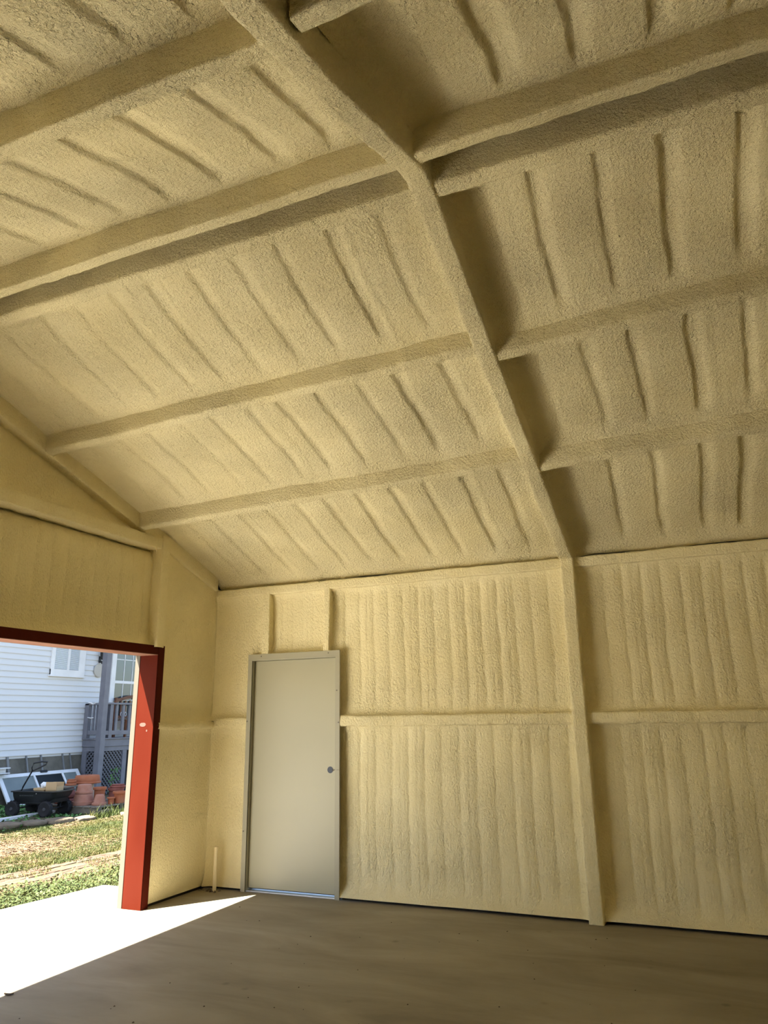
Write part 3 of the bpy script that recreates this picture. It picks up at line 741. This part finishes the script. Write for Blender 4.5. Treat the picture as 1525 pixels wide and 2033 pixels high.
# ---- edging stones
def stone(x, y, lx, ly, h, rz, label, seed):
    b_ = MB(); bmesh.ops.create_icosphere(b_.bm, subdivisions=3, radius=1.0)
    for v_ in b_.bm.verts:
        c = v_.co; n_ = 1 + .16 * NZ((c.x * 1.4 + seed, c.y * 1.4, c.z * 1.4)) + .05 * NZ((c.x * 4, c.y * 4 + seed, c.z * 4))
        f = lambda t, p=.55: math.copysign(abs(t) ** p, t)
        v_.co = Vector((f(c.x) * lx / 2 * n_, f(c.y) * ly / 2 * n_, f(c.z, .7) * h / 2 * n_))
    o = b_.build('edging_stone', STONE, None, True, 50); o.location = (x, y, G + h * .32); o.rotation_euler = (0, 0, rz)
    return tag(o, label, 'stone', 'stones edging the lawn')
stone(-6.15, 2.72, .34, .52, .11, -.5, 'shaded flat grey-brown edging stone, farthest left in front of the white plank', 1)
stone(-5.98, 3.12, .32, .40, .10, -.4, 'shaded edging stone in front of the wagon, between its two near wheels', 2)
stone(-5.82, 3.50, .34, .44, .10, -.3, 'shaded flat edging stone just past the near right wagon wheel', 3)
stone(-5.66, 3.86, .30, .36, .085, -.3, 'bright sunlit edging stone ending the row of shaded ones by the wagon', 4)
stone(-5.40, 4.72, .26, .42, .07, -.5, 'sunlit pale flat stone in the grass below the small upright pot', 5)
stone(-5.28, 5.05, .26, .36, .07, -.2, 'sunlit pale flat stone nearest the red door jamb, behind its neighbours', 6)
stone(-4.90, 4.62, .24, .30, .06, -.6, 'small sunlit stone in the lawn in front of the two pale flat stones', 7)

# ---- house
house = empty('house', (-9, 0, 0)); house.location = (0, 0, 0)
tag(house, 'white vinyl sided house with windows on the far side of the yard', 'house')
XH = -9.0
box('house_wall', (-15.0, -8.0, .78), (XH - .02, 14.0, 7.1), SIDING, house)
hexp = MB().hexa([(-15.6, -8.5, 7.05), (-8.55, -8.5, 7.05), (-8.55, 14.5, 7.05), (-15.6, 14.5, 7.05), (-12.2, -8.5, 9.2), (-12.0, -8.5, 9.2), (-12.0, 14.5, 9.2), (-12.2, 14.5, 9.2)])
hexp.build('house_roof', ROOFING, house)
CH = 0.1195; ZB = 0.845
bmesh_b = MB(); y0_, y1_ = -7.99, 13.99
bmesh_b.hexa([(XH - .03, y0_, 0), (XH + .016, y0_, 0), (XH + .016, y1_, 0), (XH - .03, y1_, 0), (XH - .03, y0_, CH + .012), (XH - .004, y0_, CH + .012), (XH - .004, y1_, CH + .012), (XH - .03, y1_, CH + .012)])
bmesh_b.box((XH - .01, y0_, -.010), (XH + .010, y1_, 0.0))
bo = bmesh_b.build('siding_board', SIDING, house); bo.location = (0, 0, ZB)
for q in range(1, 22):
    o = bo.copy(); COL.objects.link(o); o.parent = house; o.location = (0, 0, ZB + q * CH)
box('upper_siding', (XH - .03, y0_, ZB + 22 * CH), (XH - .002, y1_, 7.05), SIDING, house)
# foundation skirting, flared outward at the foot, with slanted battens
sk = [(4.0, 4.52), (4.53, 5.08), (5.09, 5.92), (5.93, 6.50), (6.51, 7.05), (7.06, 9.5)]
for a, b in sk:
    MB().hexa([(XH - .1, a, G - .1), (XH + .17, a + .09, G - .1), (XH + .17, b + .09, G - .1), (XH - .1, b, G - .1), (XH - .1, a, .84), (XH - .03, a, .84), (XH - .03, b, .84), (XH - .1, b, .84)]).build('skirting_panel', SKIRT, house)
MB().hexa([(XH - .1, -8, G - .1), (XH + .17, -8, G - .1), (XH + .17, 4.08, G - .1), (XH - .1, 4, G - .1), (XH - .1, -8, .84), (XH - .03, -8, .84), (XH - .03, 3.99, .84), (XH - .1, 3.99, .84)]).build('skirting_panel', SKIRT, house)
for a, wd in ((5.08, .05), (5.55, .03), (5.92, .035), (6.50, .03), (6.71, .02)):
    MB().hexa([(XH + .165, a + .09, G - .1), (XH + .20, a + .09, G - .1), (XH + .20, a + .09 + wd, G - .1), (XH + .165, a + .09 + wd, G - .1), (XH - .035, a, .84), (XH - .0, a, .84), (XH - .0, a + wd, .84), (XH - .035, a + wd, .84)]).build('skirting_batten', BATTEN, house)
# small slider window
wf = MB()
wy0, wy1, wz0, wz1 = 5.98, 6.80, 2.55, 3.35
wf.box((XH, wy0 - .07, wz0 - .06), (XH + .045, wy0 + .02, wz1), .004); wf.box((XH, wy1 - .10, wz0 - .06), (XH + .045, wy1 + .07, wz1), .004)
wf.box((XH, wy0 - .07, wz0 - .07), (XH + .05, wy1 + .07, wz0 + .06), .004); wf.box((XH, wy0 - .1, wz0 - .10), (XH + .06, wy1 + .09, wz0 - .07), .004)
wf.box((XH, wy0 - .07, wz1), (XH + .045, wy1 + .07, wz1 + .08), .004)
wfo = wf.build('slider_window', WHITE, house)
box('mullion', (XH + .02, 6.36, wz0 + .05), (XH + .045, 6.42, wz1), WHITE, wfo, .003)
for a, b in ((wy0 + .02, 6.36), (6.42, wy1 - .10)):
    box('pane', (XH + .020, a, wz0 + .06), (XH + .023, b, wz1), GLASS, wfo)
    bl = MB(); z = wz0 + .07
    while z < wz1 - .01:
        bl.hexa([(XH + .0235, a, z), (XH + .032, a, z + .004), (XH + .032, b, z + .004), (XH + .0235, b, z), (XH + .0235, a, z + .013), (XH + .027, a, z + .016), (XH + .027, b, z + .016), (XH + .0235, b, z + .013)]); z += .021
    tag(bl.build('window_blind', BLIND, wfo), 'closed pale slatted blind', kind='stuff')
# double hung window behind the porch
y0, y1, zb, zm, zt = 7.86, 8.72, 1.50, 2.40, 3.35
wd = MB()
wd.box((XH, y0 - .14, zb - .14), (XH + .05, y0, zt + .1), .005); wd.box((XH, y1, zb - .14), (XH + .05, y1 + .14, zt + .1), .005)
wd.box((XH, y0 - .14, zt), (XH + .05, y1 + .14, zt + .13), .005); wd.box((XH, y0 - .14, zb - .14), (XH + .06, y1 + .14, zb), .005)
wd.box((XH + .005, y0, zm - .03), (XH + .045, y1, zm + .035), .004)
wdo = wd.build('sash_window', WHITE, house)
box('sash_backing', (XH + .017, y0, zb), (XH + .020, y1, zt), DARK, wdo)
for a, b, off in ((zb, zm - .03, .022), (zm + .035, zt, .028)):
    box('pane', (XH + off, y0, a), (XH + off + .004, y1, b), GLASS, wdo)
    for t in (1 / 3, 2 / 3):
        yy = y0 + (y1 - y0) * t; box('muntin', (XH + off + .003, yy - .009, a), (XH + off + .012, yy + .009, b), WHITE, wdo)
    zz = a + (b - a) * .55; box('muntin', (XH + off + .003, y0, zz - .009), (XH + off + .012, y1, zz + .009), WHITE, wdo)
ch = MB()
for q in range(16): ch.box((XH + .014, y0 - .175, ZB + .7 + q * CH), (XH + .024, y0 - .14, ZB + .7 + q * CH + .075), .002)
tag(ch.build('siding_channel_end', WHITE, house), 'cut siding ends along the window casing', kind='stuff')

# ---- porch
porch = empty('porch', (-8.75, 8.2, G)); porch.location = (0, 0, 0)
tag(porch, 'grey painted wooden porch with railing, lattice skirt and tall corner post', 'porch')
XPo, YPo, ZD = -8.46, 7.03, 1.135
PB = .003
box('porch_post', (-8.545, 6.965, G), (-8.40, 7.11, 3.9), PORCH, porch, .006)
nbd = 5
for q in range(nbd):
    xa = XH + .03 + q * (XPo + .03 - XH - .03) / nbd; xb = xa + (XPo + .03 - XH - .03) / nbd - .006
    box('deck_board', (xa, YPo - .03, ZD - .03), (xb, 10.4, ZD), PORCH, porch, .003)
box('fascia_board', (XPo - .03, YPo, ZD - .185), (XPo, 10.4, ZD - .032), PORCH, porch, PB)
box('fascia_board', (XH + .02, YPo, ZD - .185), (XPo - .03, YPo + .03, ZD - .032), PORCH, porch, PB)
box('skirt_rail', (XPo - .055, YPo + .02, ZD - .285), (XPo - .02, 10.4, ZD - .188), PORCH, porch, PB)
box('skirt_rail', (XH + .02, YPo + .02, ZD - .285), (XPo - .055, YPo + .05, ZD - .188), PORCH, porch, PB)
box('skirt_post', (XPo - .06, 7.78, G), (XPo - .015, 7.91, ZD - .286), PORCH, porch, PB)
box('skirt_post', (XH + .03, YPo + .005, G), (XH + .16, YPo + .05, ZD - .286), PORCH, porch, PB)
box('skirt_post', (XPo - .06, 10.27, G), (XPo - .015, 10.4, ZD - .286), PORCH, porch, PB)
def lattice(plane, c, a0, a1, z0, z1):
    """diagonal slats, each one a part, clipped to the frame"""
    wd, pitch = .030, .098
    for sg in (1, -1):
        lay = .007 * (1 if sg > 0 else -1)
        s0 = (a0 + z0) if sg > 0 else (a0 - z1); s1 = (a1 + z1) if sg > 0 else (a1 - z0)
        s = s0 + pitch / 2
        while s < s1:
            # line: a + sg*z = s
            cand = []
            for a in (a0, a1):
                z = (s - a) * sg
                if z0 - 1e-6 <= z <= z1 + 1e-6: cand.append((a, z))
            for z in (z0, z1):
                a = s - sg * z
                if a0 < a < a1: cand.append((a, z))
            if len(cand) >= 2:
                cand.sort(); (aa, za), (ab, zb_) = cand[0], cand[-1]
                if abs(aa - ab) > .02:
                    d = Vector((ab - aa, zb_ - za)).normalized(); n_ = Vector((-d.y, d.x)) * wd / 2
                    q = [(aa + n_.x, za + n_.y), (aa - n_.x, za - n_.y), (ab - n_.x, zb_ - n_.y), (ab + n_.x, zb_ + n_.y)]
                    f = (lambda u, z, t: (c + t, u, z)) if plane == 'x' else (lambda u, z, t: (u, c + t, z))
                    b_ = MB(); b_.hexa([f(u, z, lay - .004) for u, z in q] + [f(u, z, lay + .004) for u, z in q]); b_.build('lattice_slat', LATT, porch)
            s += pitch
lattice('x', XPo - .045, 7.06, 7.79, G + .02, ZD - .28)
lattice('y', YPo + .035, XH + .15, XPo - .05, G + .02, ZD - .28)
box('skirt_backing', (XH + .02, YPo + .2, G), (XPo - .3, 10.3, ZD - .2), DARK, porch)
# railing: front along y, side along x
RT = 1.905
rl = MB(); rl.box((XPo - .075, 7.11, RT - .04), (XPo + .015, 10.4, RT), .004); rl.build('handrail', PORCH, porch)
box('handrail', (XH + .03, YPo - .02, RT - .055), (-8.54, YPo + .07, RT - .015), PORCH, porch, .004)
box('bottom_rail', (XPo - .055, 7.11, ZD + .065), (XPo - .005, 10.4, ZD + .155), PORCH, porch, .004)
box('bottom_rail', (XH + .12, YPo + .005, ZD + .075), (-8.545, YPo + .05, ZD + .165), PORCH, porch, .004)
box('newel', (XH + .02, YPo - .02, ZD), (XH + .14, YPo + .08, RT - .02), PORCH, porch, .005)
box('newel', (XPo - .09, 7.26, ZD), (XPo, 7.36, RT - .04), PORCH, porch, .004)
for yy in (7.455, 7.67, 7.88, 8.09, 8.30, 8.51):
    box('baluster', (XPo - .05, yy, ZD + .15), (XPo - .012, yy + .072, RT - .035), PORCH, porch, .003)
for xx in (XH + .235, XH + .33):
    box('baluster', (xx, YPo + .008, ZD + .16), (xx + .04, YPo + .046, RT - .055), PORCH, porch, .003)

# bench on the porch
bn = empty('porch_bench', (-8.90, 8.47, ZD)); tag(bn, 'brown wooden bench with arched top rail behind the grey porch balusters', 'bench')
top = []
for q in range(15):
    t = q / 14; top.append((0, -.60 + 1.2 * t, 1 * (.87 + .10 * math.sin(math.pi * t) ** 1.3)))
tb = MB()
for q in range(14):
    p, n_ = top[q], top[q + 1]
    tb.hexa([(.0, p[1], p[2] - .07), (.035, p[1], p[2] - .07), (.035, n_[1], n_[2] - .07), (.0, n_[1], n_[2] - .07), (.0, p[1], p[2]), (.035, p[1], p[2]), (.035, n_[1], n_[2]), (.0, n_[1], n_[2])])
bmesh.ops.remove_doubles(tb.bm, verts=tb.bm.verts, dist=1e-4); tb.build('top_rail', BENCHW, bn)
for yy in (-.60, .60): MB().box((-.005, yy - .03, 0), (.045, yy + .03, .90), .004).build('back_post', BENCHW, bn)
for yy in (-.60, .60): MB().box((.34, yy - .025, 0), (.385, yy + .025, .40), .004).build('leg', BENCHW, bn)
for q in range(4): box('seat_slat', (.05 + q * .085, -.62, .375), (.125 + q * .085, .62, .40), BENCHW, bn, .003)
box('back_slat', (.005, -.60, .42), (.03, .60, .49), BENCHW, bn, .003)
box('apron', (.35, -.58, .29), (.375, .58, .37), BENCHW, bn, .003)
for q in range(7): box('back_spindle', (.006, -.45 + q * .15, .48), (.026, -.405 + q * .15, .84), BENCHW, bn, .003)
for q in range(7):
    m_ = MB(); ring = [(.04, -.41 + q * .135 + .032 * math.cos(t), .52 + .045 * math.sin(t)) for t in [2 * math.pi * i / 14 for i in range(15)]]
    m_.tube(ring, .010, 6, False); tag(m_.build('scroll_ring', WHITE, bn, True), 'white scroll ring')
ln = empty('wall_lantern', (XH + .016, 7.335, 2.80)); tag(ln, 'black wall lantern on the white siding beside the porch post', 'lantern')
MB().box((0, -.035, .02), (.02, .035, .17), .004).build('back_plate', BLACKPL, ln)
MB().tube([(.01, 0, .06), (.07, 0, .03), (.08, 0, .10)], .009, 8).build('arm', BLACKPL, ln, True)
MB().lathe([(.02, .09), (.05, .12), (.062, .27), (.066, .275), (.02, .35), (.008, .37)], (.08, 0, 0), 6).build('lantern_cage', BLACKPL, ln)
MB().lathe([(.015, .02), (.035, .05), (.030, .09)], (.08, 0, -.03), 10).build('finial', BLACKPL, ln, True)
ds = MB().lathe([(.155, 0), (.160, .008), (.150, .022), (.10, .026), (.0015, .027)], (0, 0, 0), 32, 'x').build('wall_disc', CREAM, None, True, 30)
ds.location = (XH + .017, 7.33, 2.645); tag(ds, 'round cream disc hung flat on the siding under the lantern', 'disc')
rgd = MB(); rgd.tube([(XH + .1, 7.0, RT + .01), (XH + .2, 6.995, RT - .005), (XH + .26, 7.01, RT - .03), (XH + .36, 7.0, RT + .0)], [.012, .02, .014, .012], 6)
tag(rgd.build('cloth_rag', WHITE, None, True), 'white twisted rag tied over the side handrail of the porch', 'rag')
rgd = MB(); rgd.tube([(XH + .14, 6.998, 1.585), (XH + .22, 7.0, 1.57), (XH + .30, 7.01, 1.575)], [.010, .014, .010], 6)
tag(rgd.build('cloth_rag', WHITE, None, True), 'short white strip tied low between the side balusters', 'rag')

# ---- storm door lying on its side against the skirting
sd = empty('storm_door', (-8.50, 4.855, G)); tag(sd, 'old white framed storm door lying on its side against the house skirting', 'storm door')
lean = math.atan2(.42, .575); L_, Hh = 2.06, .72
sd.rotation_euler = (0, -lean, 0)
def sbox(n_, lo, hi, m_, p=None, bv=.003): return box(n_, lo, hi, m_, p or sd, bv)
sbox('stile', (-.03, 0, Hh - .075), (0, L_, Hh), WHITE); sbox('stile', (-.03, 0, 0), (0, L_, .075), WHITE)
sbox('rail', (-.03, 0, .075), (0, .085, Hh - .075), WHITE); sbox('rail', (-.03, L_ - .085, .075), (0, L_, Hh - .075), WHITE)
for yy in (.83, 1.57): sbox('rail', (-.028, yy, .075), (.004, yy + .045, Hh - .075), WHITE)
for a, b, m_ in ((.085, .83, GLAZE), (.875, 1.57, DARKGLASS), (1.615, L_ - .085, GLAZE)):
    box('pane', (-.020, a, .075), (-.014, b, Hh - .075), m_, sd)
tag(MB().box((0.0, 1.03, Hh - .03), (.03, 1.20, Hh + .015), .008).build('door_handle', BLACKPL, sd), 'black lever handle')
# white hollow plank on the ground and white channel at the left
pk = MB().box((-.055, 0, 0), (.055, 1.75, .045), .004); pk = pk.build('white_plank', WHITE); pk.location = (-6.86, 2.75, G + .005); pk.rotation_euler = (0, 0, .08)
tag(pk, 'long white board lying on the ground in front of the wagon wheels', 'board')
chn = MB(); chn.box((-.07, -1.0, 0), (.07, 0, .018), .003); chn.box((-.07, -1.0, .095), (.07, 0, .115), .003); chn.box((-.07, -1.0, .018), (-.052, 0, .095), .003)
chn = chn.build('white_channel', WHITE); chn.location = (-8.86, 5.03, .525)
sup = None
tag(chn, 'end of a white hollow channel lying on the left end of the storm door', 'channel')

# ---- wagon
A_ = math.radians(9)
wg = empty('garden_wagon', (-6.955, 4.12, G), A_); tag(wg, 'black plastic garden wagon with four knobby wheels and pull handle', 'wagon')
tub = MB(); bm = tub.bm
def loop(hx0, hx1, hy, z, r, n=4):
    out = []
    for cx_, cy_, a0 in ((hx1 - r, hy - r, 0), (hx0 + r, hy - r, 90), (hx0 + r, -hy + r, 180), (hx1 - r, -hy + r, 270)):
        for q in range(n + 1):
            a = math.radians(a0 + 90 * q / n); out.append(bm.verts.new((cx_ + r * math.cos(a), cy_ + r * math.sin(a), z)))
    return out
loops = [loop(-.34, .36, .20, .222, .06), loop(-.36, .41, .225, .245, .07), loop(-.375, .475, .26, .345, .07), loop(-.38, .50, .27, .405, .07), loop(-.41, .53, .295, .408, .08), loop(-.41, .53, .295, .425, .08), loop(-.36, .485, .25, .425, .07), loop(-.34, .42, .22, .228, .06)]
bm.faces.new(loops[0][::-1])
for a, b in zip(loops[:-1], loops[1:]):
    n = len(a)
    for q in range(n): bm.faces.new([a[q], a[(q + 1) % n], b[(q + 1) % n], b[q]])
bm.faces.new(loops[-1])
tubo = tub.build('tub', BLACKPL, wg, True, 35)
# worn pale lettering strip on the tub's side, too worn to read: short strokes
lt = MB(); xx = -.20
for q, wdt in enumerate((.022, .012, .016, .010, .014, .014, .020, .012, .012, .016, .012, .014)):
    lt.box((xx, -.2625, .345), (xx + wdt * .45, -.2590, .345 + (.022 if q % 5 == 0 else .014))); xx += wdt + .009
tag(lt.build('worn_lettering', mat('worn_print', (.12, .125, .13), .6), tubo), kind='stuff')
MB().lathe([(.011, -.267), (.008, -.272)], (.13, 0, .385), 8, 'y').build('bolt', STEEL, tubo)
ch_ = MB(); ch_.box((-.36, -.17, .205), (.34, -.13, .226), .003); ch_.box((-.36, .13, .205), (.34, .17, .226), .003); ch_.build('frame', BLACKPL, wg)
WR = .133
for x in (-.33, .33):
    MB().tube([(x, -.25, WR), (x, .25, WR)], .012, 8).build('axle', BLACKPL, wg)
    MB().tube([(x, -.14, .21), (x + .02, -.1, WR)], .012, 6).build('axle_strut', BLACKPL, wg); MB().tube([(x, .14, .21), (x + .02, .1, WR)], .012, 6).build('axle_strut', BLACKPL, wg)
for x in (-.33, .33):
    for y in (-.25, .25):
        prof = [(.060, -.034), (.078, -.040), (.112, -.042), (WR - .006, -.030), (WR, -.012), (WR, .012), (WR - .006, .030), (.112, .042), (.078, .040), (.060, .034)]
        t_ = MB().lathe(prof, (x, y, WR), 26, 'y')
        for q in range(26):
            a = 2 * math.pi * q / 26
            mx = Matrix.Translation((x, y, WR)) @ Matrix.Rotation(a, 4, 'Y')
            t_.box((-.009, -.032 if q % 2 else .004, WR - .006), (.009, -.004 if q % 2 else .032, WR + .005), 0, mx)
        wo_ = t_.build('wheel', RUBBER, wg, True, 35)
        sg = -1 if y < 0 else 1
        tag(MB().lathe([(.060, sg * .020), (.060, sg * .030), (.030, sg * .034), (.024, sg * .046), (.010, sg * .048)], (x, y, WR), 18, 'y').build('wheel_hub', mat('hub', (.05, .05, .055), .5), wo_, True, 35), 'dark steel hub')
hd = MB().tube([(-.38, -.02, .19), (-.425, -.02, .25), (-.33, -.05, .47), (-.14, -.09, .745)], .013, 10); ho = hd.build('pull_handle', BLACKPL, wg, True)
gp = MB().tube([(-.14, -.09, .745), (-.125, -.13, .80), (-.10, -.12, .875), (-.02, -.02, .895), (.035, .06, .885), (.02, .05, .845), (-.10, -.06, .765), (-.14, -.09, .745)], .014, 10, False)
gp.build('grip', BLACKPL, ho, True)
# things in the wagon
def in_wagon(name, lo, hi, m_, label, cat, rz=0, rx=0, loc=(0, 0, 0), bv=.004):
    o = box(name, lo, hi, m_, None, bv); R_ = Matrix.Rotation(A_, 4, 'Z')
    p = Vector((-6.955, 4.12, G)) + R_ @ Vector(loc); o.location = p; o.rotation_euler = (rx, 0, A_ + rz); return tag(o, label, cat)
cb = empty('cardboard_box', Vector((-6.955, 4.12, G)) + Matrix.Rotation(A_, 4, 'Z') @ Vector((.27, .02, .228)), A_ + .12)
tag(cb, 'open brown cardboard box standing in the wagon, its flap upright', 'box')
m_ = MB()
for lo, hi in (((-.10, -.11, 0), (.10, -.104, .26)), ((-.10, .104, 0), (.10, .11, .26)), ((-.10, -.104, 0), (-.094, .104, .26)), ((.094, -.104, 0), (.10, .104, .26)), ((-.094, -.104, 0), (.094, .104, .006))): m_.box(lo, hi)
m_.build('box_body', CARD, cb)
MB().box((-.10, -.122, .20), (.10, -.116, .335), .001).build('box_flap', CARD, cb)
MB().box((-.10, .112, .25), (.10, .118, .32), .001).build('box_flap', CARD, cb)
in_wagon('paper_bundle', (-.11, -.09, 0), (.11, .09, .035), CARD, 'flat tan carton lying across the rim of the wagon', 'carton', .1, .0, (.055, -.03, .427))
in_wagon('carton', (-.10, -.10, 0), (.10, .10, .198), CARD, 'low brown carton inside the wagon under the flat tan carton', 'carton', .0, .0, (.045, .0, .228))
pb = MB(); bmesh.ops.create_icosphere(pb.bm, subdivisions=3, radius=1)
for v_ in pb.bm.verts:
    c = v_.co; v_.co = Vector((c.x * .055, c.y * .06, max(c.z, -.75) * .055)) * (1 + .22 * NZ((c.x * 2.3, c.y * 2.3, c.z * 2.3)) + .1 * NZ((c.x * 6, c.y * 6, c.z * 6)))
pbo = pb.build('crumpled_bag', WHITE, None, True, 25); pbo.location = Vector((-6.955, 4.12, G)) + Matrix.Rotation(A_, 4, 'Z') @ Vector((.10, -.05, .503))
tag(pbo, 'crumpled white plastic bag on the flat tan carton in the wagon', 'bag')

# ---- pallet and terracotta pots
ZP = 0.05
pl = empty('wooden_pallet', (-6.62, 4.95, G)); tag(pl, 'low weathered wooden pallet carrying the terracotta pots', 'pallet'); pl.location = (0, 0, 0)
for q in range(8):
    xa = -7.40 + q * .181; box('pallet_board', (xa, 4.50, ZP - .022), (xa + .15, 5.76, ZP), PALLETW, pl, .003)
for yy in (4.52, 5.06, 5.65): box('pallet_stringer', (-7.40, yy, G), (-5.99, yy + .09, ZP - .022), PALLETW, pl, .004)
blk = stone(-5.88, 4.60, .14, .30, .11, .15, 'pale broken block lying against the front of the pallet under the tallest pot stack', 31)
def ring_prof(R0, R1, H, rim, t=.016, inv=False, bead=True):
    """pot profile from base radius R0 to lip radius R1 with a thick rim of height rim"""
    rimr = R1; body = R1 - .020
    p = [(R0 * .9, 0), (R0, .006)]
    p += [(R0 + (body - R0) * k_, (H - rim) * k_) for k_ in (.25, .5, .75, 1.0)]
    p += [(rimr - .004, H - rim + .004), (rimr, H - rim * .5), (rimr, H - .006), (rimr - .006, H), (rimr - t - .004, H), (rimr - t - .012, H - rim), (R0 * .8, .03), (.004, .028)]
    return p
def pot(x, y, z, R0, R1, H, m_, label, rim=.05, inv=False, cat='pot', group='terracotta pots on the pallet'):
    o = empty('terracotta_pot', (x, y, z)); tag(o, label, cat, group)
    pr = ring_prof(R0, R1, H, rim)
    if inv:
        pr = [(r_, H - z_) for r_, z_ in pr]
    k_ = 9 if not inv else 9
    b_ = MB().lathe(pr[:6] + pr[12:] if False else pr, n=30); b_.build('pot_body', m_, o, True, 38)
    # rim band as a part of its own
    z0, z1 = (H - rim, H + .001) if not inv else (-.001, rim)
    MB().lathe([(R1 + .0005, z0 + .004), (R1 + .004, (z0 + z1) / 2), (R1 + .0015, z1 - .003), (R1 - .01, z1 - .002), (R1 - .012, z0 + .004)], n=30).build('rim', m_, o, True, 38)
    return o
T = dict(pink=TERRA[0], orange=TERRA[1], dark=TERRA[2], pale=TERRA[3])
# tall inverted stack: two nested pots
pot(-6.525, 4.71, ZP + .001, .150, .192, .19, T['pink'], 'large upside-down terracotta pot at the bottom of the tall front stack', .065, True)
pot(-6.525, 4.71, ZP + .192, .118, .152, .155, T['pink'], 'upside-down pale pink pot on top of the tall front stack', .045, True)
pot(-6.187, 4.745, ZP, .070, .122, .178, T['pink'], 'small upside-down pot with flared rim at the front of the pallet', .045, True)
pot(-6.335, 4.965, ZP, .052, .085, .125, T['pink'], 'small upside-down pot half hidden behind the flared front pot', .03, True)
pot(-6.105, 4.945, ZP, .050, .070, .118, T['orange'], 'smallest upright orange pot next to the right upright pot', .028)
pot(-6.075, 5.125, ZP, .092, .122, .205, T['orange'], 'upright orange pot at the right end beside the red jamb', .045)
pot(-6.56, 5.13, ZP, .092, .118, .265, T['orange'], 'tall upright orange pot in front of the pale pot', .05)
pot(-6.53, 5.52, ZP, .125, .148, .225, T['dark'], 'dark red upright pot at the back right of the pallet', .05)
pot(-7.14, 5.35, ZP, .150, .205, .30, T['pale'], 'large pale upside-down pot carrying the wide saucer', .06, True)
pot(-7.09, 4.855, ZP, .140, .200, .10, T['dark'], 'squat dark red pot at the bottom of the stack behind the wagon', .06, True)
pot(-7.09, 4.855, ZP + .102, .118, .172, .17, T['dark'], 'dark red upside-down pot on top of the stack behind the wagon', .055, True)
def saucer(x, y, z, R, H, m_, label, group):
    o = empty('terracotta_saucer', (x, y, z)); tag(o, label, 'saucer', group)
    MB().lathe([(R, 0), (R + .004, .012), (R, .032), (R - .022, .038), (R * .93, .055), (R * .885, H * .86), (R * .84, H), (R * .1, H), (R * .08, H - .012), (R * .82, H - .02), (R * .88, .03), (R - .02, 0)], n=34).build('saucer_body', m_, o, True, 35)
    MB().lathe([(R + .002, .004), (R + .008, .018), (R + .002, .033), (R - .01, .032), (R - .01, .005)], n=34).build('rim', m_, o, True, 40)
    return o
saucer(-7.12, 5.37, ZP + .302, .250, .145, T['orange'], 'very wide upside-down orange saucer crowning the pots', 'upside-down saucers')
saucer(-6.50, 5.53, ZP + .227, .135, .055, T['dark'], 'dark upside-down saucer on the back right pot', 'upside-down saucers')
bd = box('dark_board', (-.14, -.30, 0), (.14, .30, .022), PALLETW, None, .003); bd.location = (-7.09, 4.90, ZP + .274); bd.rotation_euler = (0, 0, .2)
tag(bd, 'dark weathered board laid over the stack behind the wagon', 'board')
saucer(-7.10, 4.95, ZP + .297, .092, .05, T['orange'], 'small orange saucer on the dark board, under another saucer', 'upside-down saucers')
s2 = saucer(-7.10, 4.96, ZP + .350, .080, .045, T['orange'], 'small orange saucer on top of another saucer above the dark board', 'upside-down saucers')
# vine behind the pots
vn = empty('green_vine', (-8.30, 7.25, G)); tag(vn, 'thin green vine climbing in front of the porch lattice', 'vine')
MB().tube([(0, 0, 0), (.03, .03, .2), (-.01, .10, .42), (.02, .16, .60)], .006, 6).build('stem', LEAF, vn, True)
V, F = [], []; rg = random.Random(9)
for q in range(90):
    t = rg.random(); p = Vector((rg.gauss(.01, .04), .03 + t * .13 + rg.gauss(0, .07), .05 + t * .55)); a = rg.uniform(0, 6.28); s_ = rg.uniform(.03, .06); d = Vector((math.cos(a) * .6, math.sin(a), rg.uniform(-.6, .4))).normalized(); e = d.cross(Vector((1, 0, .3))).normalized(); b0 = len(V)
    V += [tuple(p), tuple(p + d * s_ * .5 + e * s_ * .4), tuple(p + d * s_), tuple(p + d * s_ * .5 - e * s_ * .4)]; F.append((b0, b0 + 1, b0 + 2, b0 + 3))
me = bpy.data.meshes.new('foliage'); me.from_pydata(V, [], F); fo = link_mesh('foliage', me, SHADEGRASS, vn); fo['kind'] = 'stuff'
